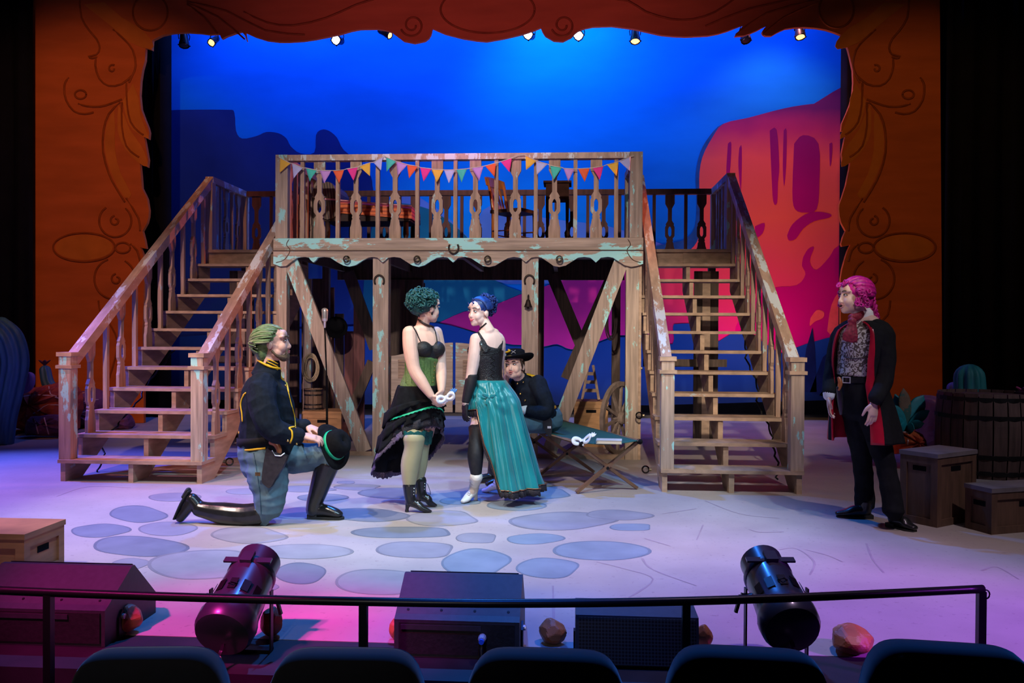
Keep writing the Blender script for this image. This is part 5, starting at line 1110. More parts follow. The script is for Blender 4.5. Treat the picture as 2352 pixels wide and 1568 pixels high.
    for i in range(170):
        a = -98+196*(i/169)+rg.uniform(-4, 4); t1 = rg.uniform(205, 250)-abs(a)*.15; pt = sweep(P(0, -.026, .02), fr, a, 40+abs(a)*.42+rg.uniform(-5, 8), t1, lambda t, jj=rg.uniform(-.004, .006): (.098+jj+.004*math.sin(t*5+i)+.018*t)*S, 9)
        (h1 if i % 4 else h2).limb([(q, .0075*(1-.6*abs(2*k/8-1)**3), .0045) for k, q in enumerate(pt)], side=(Z.cross(pt[4]-P(0, -.026, .02)) if abs(a) < 30 else Z), n=6, k=2, capk=1)
    h1.build('hair', mat('green_hair', (.13, .20, .075), .5, vary=.5, scale=40, stretch=(1, 1, 3)), p, True); h2.build('hair_streaks', mat('blond_streaks', (.24, .26, .13), .5, vary=.3, scale=30), p, True)
    bd = MB(); bd.ell(P(0, .060, -.098), (.040*S, .038*S, .032*S), fr); bd.ell(P(0, .094, -.0535), (.024*S, .008*S, .0045*S), fr)
    for k in (-1, 1): bd.limb([(P(k*.062, .0, -.055), .013*S, .010), (P(k*.052, .03, -.085), .016*S), (P(k*.03, .058, -.100), .018*S)]); bd.limb([(P(k*.024, .088, -.057), .006*S), (P(k*.03, .082, -.08), .008*S), (P(k*.022, .08, -.098), .012*S)])
    fuse(bd, 'beard', mat('brown_beard', (.14, .085, .05), .7, vary=.4, scale=90, bump=.6), p, .0035, 2)
    # hat held on the knee (a thing of its own)
    c = at(764, 1024, Y-.01); ax = V((.80, -.42, .42)).normalized(); a_, b_ = basis(ax, V((0, 0, 1))); ht = thing('cavalry_hat', 'black felt hat with bright green band held over the kneeling mans knee', 'hat', c)
    F = mat('black_felt', (.006, .006, .007), .95, vary=.3, scale=50, bump=.1, spec=.12); n = 40
    up_ = (V((0, 0, 1))-ax*ax.z).normalized(); sd = ax.cross(up_)
    def rr(rx, ry, h, curlv=0.): return [c+ax*(h+curlv*math.cos(2*t))+sd*(rx*math.cos(t))+up_*(ry*math.sin(t)) for t in [2*math.pi*i/n for i in range(n)]]
    MB().loft([rr(.088, .105, .0), rr(.12, .145, -.004, .008), rr(.138, .172, .0, .020), rr(.138, .172, .006, .020), rr(.12, .145, .004, .008), rr(.09, .107, .008), rr(.088, .105, .03), rr(.086, .10, .07), rr(.080, .092, .10), rr(.062, .07, .122), rr(.03, .035, .118), rr(.004, .004, .108)], False).build('felt_body', F, ht, True)
    MB().loft([rr(.091, .108, .008), rr(.0925, .1095, .012), rr(.0915, .1085, .032), rr(.089, .106, .034)], False).build('hat_band', mat('green_ribbon', (.01, .42, .20), .45), ht, True)
soldier()

# ---------------------------------------------------------------- 2. woman in green corset
def lace_edge(name, m, par, o, sel, r_=.012):
    pass
def green_woman():
    Y = 6.50; K = lambda x, y, d=0.: at(x, y, Y+d); f0 = fl(955, 1176)
    p = thing('person', 'woman with curly teal hair in green corset and ruffled black skirt, holding mask', 'person', (f0.x, Y, 0))
    fb = V((.75, -.66, 0)); rb = V((-.66, -.75, 0)); S = .98; hc = K(982, 706); f = V((.74, .67, -.02)); u = V((.06, 0, 1)); sk = SKIN('fair', (.72, .43, .33))
    b = MB(); P, fr = head(b, hc, f, u, S, True)
    b.limb([(P(0, -.02, -.05), .048), (K(972, 742), .050), (K(970, 758), .066)])
    b.limb([(K(970, 760), .11, .06), (K(971, 772), .155, .085), (K(974, 800), .145, .105), (K(968, 832), .128, .098), (K(965, 860), .122, .095), (K(962, 900), .165, .135), (K(960, 938), .165, .135)], side=rb)
    wr, wl = K(990, 908, -.20), K(1014, 897, -.10)
    b.limb([(K(941, 763, -.11), .056), (K(943, 800, -.14), .058), (K(951, 846, -.17), .049), (K(968, 876, -.19), .046), (wr, .029)]); b.limb([(K(1001, 763, .10), .052), (K(1008, 800, .08), .052), (K(1012, 840, .03), .045), (K(1014, 870, -.04), .040), (wl, .028)])
    hand(b, wr, V((.55, .1, -.72)), V((-.55, -.75, -.30)), .90, -1, (38, 42, 44, 46), 3, 30); hand(b, wl, V((-.10, -.35, -.85)), V((.85, -.3, -.1)), .88, 1, (38, 42, 44, 46), 3, 30)
    fR, fL = fl(945, 1172), fl(962, 1160)
    yR, yL = f0.y-Y, fl(985, 1163).y-Y
    b.limb([(K(950, 935, -.07), .095), (K(953, 985, -.07), .085), (K(950, 1030, yR), .062), (K(942, 1070, yR), .066), (K(940, 1120, yR), .036)])
    b.limb([(K(975, 935, .05), .092), (K(975, 985, .05), .082), (K(966, 1030, yL), .058), (K(962, 1068, yL), .060), (K(958, 1114, yL), .034)])
    # jaw and far arm stay part of the one skin
    fuse(b, 'body', sk, p, .0048, 4)
    face(p, hc, f, u, S, (.05, .08, .05), (.02, .05, .05), (.5, .08, .1), .008, fem=True)
    # stockings
    ST = mat('olive_stocking', (.34, .30, .17), .45, vary=.1, scale=6); GR = mat('green_lace', (.005, .10, .085), .6, vary=.5, scale=120, bump=.4)
    for pts, bx in (([(K(951, 1008, yR), .083), (K(950, 1030, yR), .072), (K(942, 1070, yR), .072), (K(940, 1118, yR), .045), (K(941, 1135, yR), .042)], (952, 953, yR)), ([(K(968, 1008, yL), .078), (K(966, 1030, yL), .067), (K(962, 1068, yL), .066), (K(958, 1112, yL), .041), (K(959, 1126, yL), .038)], (970, 968, yL))):
        st = MB().limb(pts, n=20).build('stocking', ST, p, True)
        q = MB(); n = 40
        rings = []
        for y_, r_ in ((988, .087), (994, .0865), (1004, .082), (1014, .079), (1019, .077)):
            c = K(bx[0]-(y_-988)*.06, y_, bx[2]*.9); rings.append([c+V((math.cos(2*math.pi*j/n)*r_, math.sin(2*math.pi*j/n)*r_, .006*math.sin(10*2*math.pi*j/n)*(1 if y_ in (988, 1019) else 0))) for j in range(n)])
        q.loft(rings, False).build('lace_band', GR, st, True)
    # corset, black bust
    BK = mat('black_satin_bust', (.012, .011, .012), .6, vary=.3, scale=60, bump=.5)
    bu = MB(); bu.limb([(K(974, 792), .15, .105), (K(972, 812), .149, .108), (K(969, 826), .142, .106)], side=rb, capk=1)
    for k in (-1, 1): bu.ell(K(974, 801)+fb*.070+rb*(.066*k), (.070, .066, .062), (rb, fb, V((0, 0, 1))), 18, 12)
    fuse(bu, 'bustier', BK, p, .005, 6)
    co = MB(); co.limb([(K(972, 818), .146, .112), (K(968, 834), .140, .109), (K(966, 858), .135, .108), (K(963, 882), .155, .126), (K(962, 890), .16, .13)], side=rb, n=40, capk=1)
    c_ = fuse(co, 'corset', mat('green_brocade', (.12, .20, .055), .5, vary=.3, scale=90, bump=.35), p, .005, 2); ct = bvh(c_)
    for x in (932, 945, 960, 975, 990): drape(ct, [(x, 822), (x-1, 850), (x+1, 880)], .0022).build('corset_boning', mat('corset_seam', (.08, .15, .04), .5), c_, True)
    for k in range(6): MB().ell(cast(ct, (998-k*.8, 832+k*9), .003), .0045).build('corset_stud', BRASS, c_, True)
    for a_, b_ in (((944, 790), (938, 752)), ((1008, 790), (1001, 750))):
        pass
    bt2 = bvh([o for o in p.children if o.name.startswith('body')][0])
    drape(bt2, [(966, 785), (958, 768), (949, 752), (943, 745)], .0045, 4, .003).build('shoulder_strap', BK, p, True); drape(bt2, [(1004, 790), (1000, 765), (995, 750)], .0045, 4, .003).build('shoulder_strap', BK, p, True)
    drape(bt2, [(962, 734), (972, 742), (984, 748), (996, 749)], .009, 4, .003).build('choker', mat('choker_ribbon', (.04, .015, .012), .5), p, True)
    # skirt: short in front, long behind
    BS = mat('black_skirt', (.007, .007, .008), .9, vary=.4, scale=24, bump=.25, spec=.15); LC = mat('black_lace', (.02, .016, .022), .7, vary=.8, scale=150, bump=.5); GRB = mat('green_ribbon', (.01, .42, .20), .45)
    w_ = K(962, 884); z = lambda y_: K(960, y_).z; ang = lambda th: (1-math.cos(th))/2
    front = z(966); back = z(1098)
    skirt('overskirt', BS, p, w_, .172, .142, rb, fb, lambda th: z(958)-(z(958)-z(1000))*ang(th)**.7+.006*math.sin(9*th), lambda th: .035+.05*ang(th), 9, .010, lean=V((-.02, 0, 0)))
    skirt('long_skirt', BS, p, w_-V((0, 0, .015)), .165, .136, rb, fb, lambda th: front-(front-back)*ang(th)**1.25+.01*math.sin(7*th), lambda th: .045+.13*ang(th), 8, .018, lean=V((-.05, .03, 0)), phase=1.)
    # ruffle bands following the hems
    def band(name, m_, lo, hi, fl_, amp, lean, folds=14, base=w_):
        n = 120; vs = []
        for i in range(4):
            t = i/3
            for j in range(n):
                th = 2*math.pi*j/n; w2 = amp*(math.sin(folds*th)+.4*math.sin(folds*1.7*th+1))*(.4+.6*t); a = .170+fl_(th)+w2+.008*t; b_ = .140+fl_(th)+w2+.008*t
                q = base+rb*(a*math.sin(th))+fb*(b_*math.cos(th))+lean; q.z = hi(th)+(lo(th)-hi(th))*t+.004*math.sin(40*th)*(i == 3); vs.append(q)
        o = MB().add(vs, [(i*n+j, i*n+(j+1) % n, (i+1)*n+(j+1) % n, (i+1)*n+j) for i in range(3) for j in range(n)]).build(name, m_, p, True); o.modifiers.new('s', 'SOLIDIFY').thickness = .003
    h1_ = lambda th: z(958)-(z(958)-z(1000))*ang(th)**.7
    band('lace_ruffle', LC, lambda th: h1_(th)-.05, lambda th: h1_(th)+.02, lambda th: .034+.05*ang(th), .009, V((-.02, 0, 0)))
    band('green_trim', GRB, lambda th: h1_(th)+.085, lambda th: h1_(th)+.098, lambda th: .036+.040*ang(th), .003, V((-.015, 0, 0)), 9)
    h2_ = lambda th: front-(front-back)*ang(th)**1.25
    band('lace_hem', mat('grey_lilac_lace', (.10, .07, .11), .7, vary=.9, scale=140, bump=.5), lambda th: h2_(th)-.035-.012*abs(math.sin(22*th)), lambda th: h2_(th)+.01, lambda th: .043+.13*ang(th), .016, V((-.05, .03, 0)), 8)
    for q in (.35, .65): band('ruffle_tier', BS, lambda th: w_.z+(h2_(th)-w_.z)*q-.12*ang(th)-.02, lambda th: w_.z+(h2_(th)-w_.z)*q, lambda th: .030+.15*ang(th)*q+.012, .012, V((-.05*q, .02*q, 0)), 12)
    # lace-up heeled boots
    for (hx, tx, fy, ax_) in (((931), 992, f0.y, 939), (956, 1004, fl(985, 1163).y, 957)):
        g = lambda px, z_, dy=0.: V((at(px, 1170, fy).x, fy+dy, z_)); L = g(tx, 0).x-g(hx, 0).x; d = V((1, -.10, 0)).normalized(); h0 = g(hx, 0)
        bo = MB(); bo.limb([(h0+d*.030+V((0, 0, .20)), .051), (h0+d*.034+V((0, 0, .13)), .043), (h0+d*.045+V((0, 0, .085)), .042)]); bo.limb([(h0+d*.030+V((0, 0, .08)), .032, .034), (h0+d*.09+V((0, 0, .062)), .034, .032), (h0+d*(L*.68)+V((0, 0, .032)), .034, .024), (h0+d*(L*.9)+V((0, 0, .018)), .018, .013), (h0+d*L+V((0, 0, .014)), .006, .008)], side=V((0, 1, 0)))
        bo.limb([(h0+d*.022+V((0, 0, .07)), .024), (h0+d*.014+V((0, 0, .03)), .014), (h0+d*.012+V((0, 0, .009)), .016)])
        o = fuse(bo, 'heeled_boot', LEA, p, .0048, 1); tb = bvh(o)
        for k in range(6):
            c = h0+d*(.078+.004*k if k < 3 else .078)+V((0, 0, .075+.021*k)); q = tb.find_nearest(c+V((.03, -.05, 0)))[0]; MB().ell(q, .004).build('eyelet', CH, o)
        q0 = tb.find_nearest(h0+d*.09+V((0, -.03, .19)))[0]; MB().tube([q0, q0+V((.02, -.005, -.01)), q0+V((.035, -.004, -.05)), q0+V((.045, 0, -.09))], .0022, 5).build('boot_lace', BLK, o)
    # hair: short dense curls
    rg = random.Random(5); h = MB(); X, Yf, Z = fr; hcn = P(0, -.045, .045); h.ell(hcn, (.101*S, .106*S, .092*S), fr, 18, 12); h.ell(P(0, -.098, .0), (.08*S, .06*S, .065*S), fr, 16, 10)
    for i in range(340):
        v = V((rg.gauss(0, 1), rg.gauss(-.35, 1), rg.gauss(.35, .8))).normalized()
        if v.y > .45 and v.z < .35: continue
        if v.z < -.45 and v.y > -.2: continue
        k_ = rg.uniform(.96, 1.12); q = hcn+(X*v.x*.100+Yf*v.y*.112+Z*v.z*.090)*S*k_; curl_lock(h, q, ((q-hcn).normalized()+V((rg.uniform(-.7, .7), rg.uniform(-.7, .7), rg.uniform(-.7, .7)))).normalized(), rg.uniform(.010, .022), rg.uniform(.005, .0085), rg, rg.uniform(.5, 1.1))
    h.build('hair', mat('teal_hair', (.006, .06, .06), .6, vary=.6, scale=40), p, True)
    MB().ell(P(.084, -.01, -.045), (.006, .008, .014), fr).build('earring', mat('dark_earring', (.04, .03, .03), .3, .6), p, True)
    mask('white half mask with blue petals in the green corset womans hands', K(1024, 913, -.24), V((.93, .1, .30)), V((-.25, -.1, .95)), .88, mat('mask_blue_petal', (.08, .22, .48), .5))
green_woman()

# ---------------------------------------------------------------- 3. woman in teal satin
def teal_woman():
    Y = 6.86; K = lambda x, y, d=0.: at(x, y, Y+d); f0 = fl(1078, 1156)
    p = thing('person', 'woman with blue hair in black bodice and long teal satin bustle skirt', 'person', (K(1100, 1100).x, Y, 0))
    fb = V((-.45, .89, 0)); rb = V((.89, .45, 0)); S = .97; hc = K(1101, 716); f = V((-.62, -.78, -.06)); u = V((.10, 0, 1)); sk = SKIN('pale', (.80, .55, .47))
    b = MB(); P, fr = head(b, hc, f, u, S, True); b.limb([(P(0, -.025, -.045), .046), (K(1115, 746), .048), (K(1120, 760), .062)])
    b.limb([(K(1121, 766), .10, .055), (K(1122, 782), .150, .078), (K(1116, 815), .135, .10), (K(1120, 845), .115, .09), (K(1122, 868), .108, .088), (K(1125, 905), .155, .135), (K(1124, 938), .155, .135)], side=rb)
    yf = f0.y-Y; wr = K(1069, 926, -.13); w2 = K(1122, 895, .26)
    b.limb([(K(1094, 778, -.07), .052), (K(1090, 815, -.09), .053), (K(1083, 858, -.11), .044), (K(1078, 890, -.12), .041), (wr, .027)]); b.limb([(K(1148, 784, .06), .048), (K(1148, 815, .12), .046), (K(1142, 850, .20), .040), (w2, .027)])
    hand(b, wr, V((-.06, 0, -1)), V((-.75, -.6, 0)), .86, 1, (16, 20, 24, 28), 3); hand(b, w2, V((-.6, .3, -.6)), V((.5, .2, .5)), .86, -1)
    b.limb([(K(1112, 935, -.02), .088), (K(1102, 975, yf*.5), .078), (K(1094, 1014, yf*.8), .057), (K(1092, 1050, yf), .060), (K(1094, 1092, yf), .037)])
    fr_ = fl(1140, 1136).y-Y; b.limb([(K(1135, 935, .06), .085), (K(1140, 1000, fr_), .06), (K(1148, 1060, fr_), .056), (K(1152, 1110, fr_), .034)])
    fuse(b, 'body', sk, p, .0048, 4)
    face(p, hc, f, u, S, (.04, .10, .12), (.02, .025, .08), (.62, .10, .14), .008, fem=True)
    # glove, stockings
    SH = mat('sheer_black', (.016, .014, .017), .6, vary=.25, scale=50)
    g = MB(); g.limb([(K(1084.5, 862, -.11), .0475), (K(1078, 890, -.12), .0445), (wr+V((0, 0, .01)), .031)], n=18, capk=1); hand(g, wr, V((-.06, 0, -1)), V((-.75, -.6, 0)), .93, 1, (16, 20, 24, 28), 3); fuse(g, 'long_glove', SH, p, .004, 1)
    g = MB(); g.limb([(K(1099, 984, yf*.55), .079), (K(1094, 1014, yf*.8), .0605), (K(1092, 1050, yf), .0635), (K(1094, 1092, yf), .041)], n=20, capk=1); g.build('stocking', SH, p, True)
    n = 40; MB().loft([[K(1100, y_, yf*.5)+V((math.cos(2*math.pi*j/n)*r_, math.sin(2*math.pi*j/n)*r_, (.022*math.cos(2*math.pi*j/n+.6))+.004*math.sin(20*math.pi*j/n*2))) for j in range(n)] for y_, r_ in ((975, .084), (980, .0845), (986, .082))], False).build('stocking_band', mat('black_lace', (.02, .016, .022), .7), p, True)
    # bodice
    BO = mat('black_sequin_bodice', (.012, .011, .013), .35, vary=.6, scale=130, bump=.7, coat=.2)
    bo = MB(); bo.limb([(K(1119, 800), .142, .10), (K(1117, 818), .142, .108), (K(1120, 845), .122, .098), (K(1122, 868), .117, .097), (K(1124, 880), .128, .108)], side=rb, n=32, capk=1)
    for k in (-1, 1): bo.ell(K(1117, 806)+fb*.075+rb*(.066*k), (.072, .066, .062), (rb, fb, V((0, 0, 1))))
    bo.limb([(K(1098, 775, -.09), .016, .006), (K(1108, 790, -.105), .028, .008), (K(1120, 804, -.105), .04, .01)], side=rb); bo.limb([(K(1152, 782, .0), .016, .006), (K(1146, 800, -.03), .03, .01)], side=rb)
    bd = fuse(bo, 'bodice', BO, p, .005, 1); bt_ = bvh(bd)
    for k in range(9): drape(bt_, [(1127+(k % 2)*9, 806+k*7), (1136-(k % 2)*9, 812+k*7)], .003).build('corset_lacing', BLK, bd, True)
    for k in range(5): drape(bt_, [(1084, 802+k*2), (1100, 806+k*2), (1125, 806+k*2), (1150, 800+k*2)], .0035).build('bead_row', BO, bd, True)
    bs = bvh([o for o in p.children if o.name.startswith('body')][0])
    drape(bs, [(1099, 764), (1106, 776), (1113, 788), (1122, 806)], .017, 4, -.006).build('shoulder_strap', BO, p, True)
    drape(bs, [(1098, 757), (1108, 750), (1117, 742)], .0065, 4, .002).build('choker', BLK, p, True)
    # skirt
    TE = mat('teal_satin', (.005, .20, .225), .33, vary=.18, scale=5, sheen=.2, spec=.5); LC = mat('black_lace', (.02, .016, .022), .7)
    w_ = K(1124, 872); z = lambda y_: K(1120, y_).z
    # theta measured from her front; the slit is on the camera-left side
    bk = V((.45, -.89, 0)).normalized()         # her back, towards the camera
    vs = []; n = 110; k_ = 40
    def hem(th):                                 # th 0 = slit edge near camera-left, runs over the back to the far side
        s_ = th/(2*math.pi)
        return z(936)-(z(936)-z(1112))*min(1, max(0, (s_-.10)/.07))
    a0 = math.atan2(-.80, -.60)
    for i in range(k_+1):
        t = i/k_
        for j in range(n+1):
            s_ = j/n; a = a0+s_*2*math.pi*.80-.55; hz = z(946)+(.02*math.sin(9*s_)) if s_ < .12 else z(946)+(z(1114)-z(946))*min(1, (s_-.12)/.05)**.8
            if s_ > .7: hz = z(1114)+(z(1000)-z(1114))*((s_-.7)/.3)
            zz = w_.z+(hz-w_.z)*t; D = w_.z-zz; full = w_.z-z(1114); q = D/full
            fold = (.010+.020*q)*(math.sin(9.3*s_*2*math.pi*.8+1.8*math.sin(q*2.3)+1.3*math.sin(s_*11))+.55*math.sin(17*s_*5+2+q*1.5)+.3*math.sin(37*s_*5+q*3))
            rx = .132+.062*min(1, D/.16)+.055*q**1.1+fold*min(1, D/.1); ry = .118+.07*min(1, D/.16)+.13*q**1.1+fold*min(1, D/.1)
            pt = w_+V((math.cos(a)*rx, math.sin(a)*ry, 0))+V((.175*q, -.02*q, 0)); pt.z = zz; vs.append(pt)
    m1 = n+1; o = MB().add(vs, [(i*m1+j, i*m1+j+1, (i+1)*m1+j+1, (i+1)*m1+j) for i in range(k_) for j in range(n)]).build('satin_skirt', TE, p, True); o.modifiers.new('s', 'SOLIDIFY').thickness = .004
    sk_ = bvh(o); off = wloc(o); ed = [V(o.data.vertices[k_*m1+j].co)+off for j in range(n+1)]
    # lace and beads along the hem
    la = MB(); vs = []
    for j, e in enumerate(ed): w1 = .014*abs(math.sin(j*1.1)); c = V((e.x-w_.x, e.y-w_.y, 0)).normalized(); vs += [e+c*.006+V((0, 0, .022)), e+c*.008+V((0, 0, -.004)), e+c*.012+V((0, 0, -.026-w1))]
    o2 = la.add(vs, [(3*j+a, 3*j+a+1, 3*j+a+4, 3*j+a+3) for j in range(n) for a in (0, 1)]).build('lace_hem', LC, p, True); o2.modifiers.new('s', 'SOLIDIFY').thickness = .003
    MB().tube([e+V((e.x-w_.x, e.y-w_.y, 0)).normalized()*.012+V((0, 0, .022)) for e in ed], .004, 6).build('bead_trim', mat('copper_beads', (.35, .16, .09), .3, .7), p, True)
    # gathered overskirt swag with knot
    kn = cast(sk_, (1124, 913), .004); me_ = o.data
    for v_ in me_.vertices:                      # creases that run together at the knot of the bustle
        w3 = v_.co+off; dx, dz = w3.x-kn.x, w3.z-kn.z; dd = math.hypot(dx, dz)
        if w3.y < kn.y+.14 and dd < .5:
            ph_ = math.atan2(dz, dx); am = .013*math.exp(-(dd/.17)**2)*(1-math.exp(-(dd/.03)**2)); c = V((w3.x-w_.x, w3.y-w_.y, 0)).normalized()
            v_.co += c*(am*(math.sin(9*ph_+1.2*math.sin(dd*20))+.4*math.sin(17*ph_)) - .006*math.exp(-(dd/.06)**2))
    bw = MB()
    for a_ in (25, 150, -60, -110): q_ = V((math.cos(R(a_)), -.15, math.sin(R(a_)))); bw.limb([(kn, .008, .006), (kn+q_*.03, .018, .008), (kn+q_*.055, .012, .005)], side=V((-q_.z, 0, q_.x)), n=10)
    bw.ell(kn, (.016, .012, .014)); bw.build('bustle_bow', TE, p, True)
    # white boots
    WB = mat('white_leather', (.80, .74, .68), .4, vary=.06, bump=.05)
    def wboot(heel_px, toe_px, ank, dyaw):
        h0, t0 = fl(*heel_px), fl(*toe_px); d = (t0-h0); L = max(d.length, .2); d = d.normalized(); s = V((-d.y, d.x, 0)); bo = MB()
        bo.limb([(ank, .052), (h0+d*.03+V((0, 0, .13)), .042), (h0+d*.05+V((0, 0, .085)), .042)]); bo.limb([(h0+d*.035+V((0, 0, .075)), .032, .034), (h0+d*.10+V((0, 0, .055)), .035, .030), (h0+d*(L*.72)+V((0, 0, .030)), .036, .023), (h0+d*(L*.93)+V((0, 0, .02)), .022, .015)], side=s)
        bo.limb([(h0+d*.03+V((0, 0, .06)), .026), (h0+d*.018+V((0, 0, .03)), .018), (h0+d*.016+V((0, 0, .010)), .019)]); o = fuse(bo, 'heeled_boot', WB, p, .0048, 1); tb = bvh(o)
        for k in range(6):
            q = tb.find_nearest(h0+d*(.10-.004*k)+V((0, 0, .07+.022*k))+V((0, -.04, 0)))[0]; MB().tube([q-s*.016+V((0, -.004, .004)), q+V((0, -.006, 0)), q+s*.016+V((0, -.004, .004))], .0025, 5).build('boot_lace', mat('cream_lace', (.6, .55, .48), .6), o)
    wboot((1095, 1148), (1066, 1156), K(1094, 1094, yf), 0); wboot((1156, 1135), (1112, 1131), K(1152, 1098, fr_), 0)
    # hair: swept up, curls at the crown
    rg = random.Random(9); h = MB(); X, Yf, Z = fr; h.ell(P(0, -.02, .042), (.081*S, .100*S, .086*S), fr, 20, 12)
    for i in range(40):
        a = -88+176*i/39; pt = sweep(P(0, -.018, .03), fr, a, 48+abs(a)*.36, 165, lambda t: (.090+.01*t)*S, 7); h.limb([(q, .012*(1-.3*k/6), .006) for k, q in enumerate(pt)], side=Z, n=6, k=2, capk=1)
    bc = P(.015, -.10, .055); h.ell(bc, (.065, .06, .06), fr, 16, 10)
    for i in range(170):
        v = V((rg.gauss(0, 1), rg.gauss(-.3, 1), rg.gauss(.2, 1))).normalized(); k_ = rg.uniform(.95, 1.25); q = bc+(X*v.x*.068+Yf*v.y*.066+Z*v.z*.066)*k_; curl_lock(h, q, ((q-bc).normalized()+V((rg.uniform(-.7, .7), rg.uniform(-.7, .7), rg.uniform(-.7, .7)))).normalized(), rg.uniform(.010, .020), rg.uniform(.004, .0075), rg, rg.uniform(.5, 1.1))
    for x, z_, l_ in ((-.012, .115, .045), (.058, .075, .06)):
        pts = [(P(x+.007*math.cos(i*1.2), .088+.004*math.sin(i*1.2)-(.02 if x > 0 else 0), z_-l_*i/9), .005) for i in range(12)]; h.limb(pts, n=6, k=1)
    h.build('hair', mat('blue_hair', (.012, .035, .16), .4, vary=.5, scale=40), p, True)
    for k in (1,): MB().tube([P(k*.082, -.008, -.04), P(k*.084, -.006, -.06), P(k*.086, -.004, -.085)], .004, 6).build('earring', BRASS, p, True); 
teal_woman()

# ---------------------------------------------------------------- 4. seated soldier
def seated():
    Y = 7.95; K = lambda x, y, d=0.: at(x, y, Y+d)
    p = thing('person', 'seated man in navy double breasted coat and wide black hat on the cot', 'person', (K(1240, 1000).x, Y, 0))
    fb = V((-.72, -.69, 0)); rb = V((-.69, .72, 0)); S = 1.0; hc = K(1183, 842, -.18); f = V((-.38, -.92, .14)); u = V((-.10, 0, 1)); sk = SKIN('seated', (.68, .42, .33))
    b = MB(); P, fr = head(b, hc, f, u, S); b.limb([(P(0, -.02, -.05), .056), (K(1197, 872, -.10), .060), (K(1205, 884, -.08), .07)])
    b.limb([(K(1207, 884, -.06), .11, .08), (K(1214, 905, -.04), .155, .11), (K(1232, 936), .14, .11), (K(1252, 960), .14, .10)], side=rb)
    wl = K(1204, 941, -.36); wr = K(1163, 872, -.14)
    b.limb([(K(1238, 884, -.16), .05), (K(1252, 945, -.24), .042), (wl, .026)]); b.limb([(K(1180, 884, .02), .05), (K(1160, 920, -.05), .042), (wr, .026)])
    hand(b, wl, V((-.9, -.35, -.12)), V((-.1, -.3, .95)), .98, -1, (16, 20, 24, 30), 6); hand(b, wr, V((.25, -.1, 1)), V((-.8, .5, 0)), .95, 1, (30, 34, 36, 38), 4)
    kl, kr = K(1180, 977, -.42), K(1168, 977, -.18)
    b.limb([(K(1256, 970, -.10), .075), (kl, .06), (K(1170, 1040, -.45), .05), (K(1162, 1080, -.48), .04)]); b.limb([(K(1246, 970, .06), .075), (kr, .06), (K(1140, 1040, -.25), .05), (K(1132, 1068, -.30), .04)])
    fuse(b, 'body', sk, p, .0048, 4); face(p, hc, f, u, S, (.05, .07, .05), (.035, .02, .012), (.5, .16, .14), .009, .008)
    MB().ell(P(0, .0945, -.066), (.013, .005, .004), fr).build('teeth', mat('teeth', (.8, .78, .72), .3), p, True)
    j = MB(); j.limb([(K(1203, 874, -.07), .11, .08), (K(1208, 888, -.05), .185, .125), (K(1220, 915, -.02), .19, .15), (K(1238, 940), .175, .145), (K(1254, 962), .18, .14)], side=rb)
    for sl in ([(K(1234, 880, -.15), .085), (K(1246, 910, -.21), .082), (K(1254, 942, -.25), .076), (K(1236, 948, -.30), .066), (K(1214, 943, -.35), .052)], [(K(1182, 884, .04), .08), (K(1168, 908, -.02), .075), (K(1160, 922, -.05), .066), (K(1161, 895, -.1), .052)]): j.limb(sl)
    j.limb([(K(1194, 866, -.12), .062, .066), (K(1202, 878, -.08), .075, .08)], side=rb, capk=1)
    jk = fuse(j, 'jacket', NAVY, p, .006, 3, wr=(.008, 6)); tr = bvh(jk)
    for q in ((1189, 880), (1196, 904), (1202, 877), (1207, 919), (1186, 905), (1183, 922)): MB().ell(cast(tr, q, .004), .010).build('button', BRASS, jk, True)
    c = cast(tr, (1218, 858), .006); MB().limb([(c-rb*.055+V((0, 0, -.008)), .006, .03), (c+rb*.03+V((0, 0, .006)), .006, .03)], side=V((0, 0, 1))).build('shoulder_board', YEL, jk, True)
    MB().limb([(wl+V((.02, .01, 0)), .040), (wl+V((-.012, -.008, -.004)), .038)], n=18).build('shirt_cuff', mat('white_shirt', (.8, .8, .8), .7), p, True)
    t = MB(); t.limb([(K(1256, 955), .17, .12), (K(1258, 968), .175, .12)], side=rb)
    for a in ([(K(1256, 972, -.10), .092), (K(1215, 974, -.28), .088), (kl, .078)], [(K(1246, 972, .06), .092), (K(1205, 974, -.06), .088), (kr, .078)], [(kl, .080), (K(1170, 1040, -.45), .072)], [(kr, .080), (K(1150, 1030, -.24), .07)]): t.limb(a)
    fuse(t, 'trousers', mat('blue_grey_trousers', (.075, .135, .175), .8), p, .007, 3, wr=(.008, 6))
    for kx, an, ty in ((K(1166, 1050, -.46), V((K(1160, 1075, -.48).x, Y-.48, .09)), 0), (K(1138, 1045, -.27), V((K(1132, 1070, -.30).x, Y-.30, .09)), 0)):
        bo = MB(); bo.limb([(kx, .062), (an, .05)]); d = V((-.85, -.5, 0)).normalized(); h0 = V((an.x, an.y, 0)); bo.limb([(h0-d*.03+V((0, 0, .045)), .038, .042), (h0+d*.10+V((0, 0, .042)), .042, .036), (h0+d*.17+V((0, 0, .032)), .034, .024)], side=V((-d.y, d.x, 0))); fuse(bo, 'boot', LEA, p, .006, 2)
    # sash, belt holster
    MB().limb([(K(1246, 946, -.20), .006, .014), (K(1262, 940, -.19), .006, .015), (K(1276, 934, -.12), .006, .014)], side=V((0, -1, 0))).build('sash', mat('orange_sash', (.75, .28, .02), .5), p, True)
    hy = -.27; hp = [(1244, 958), (1256, 956), (1266, 962), (1268, 978), (1266, 1000), (1258, 1000), (1250, 985)]; h_ = MB().poly3([K(a, c_, hy) for a, c_ in catmull([tuple(map(float, q)) for q in hp+hp[:1]], 3)[:-1]], (0, .05, 0)).build('holster', LEA, p)
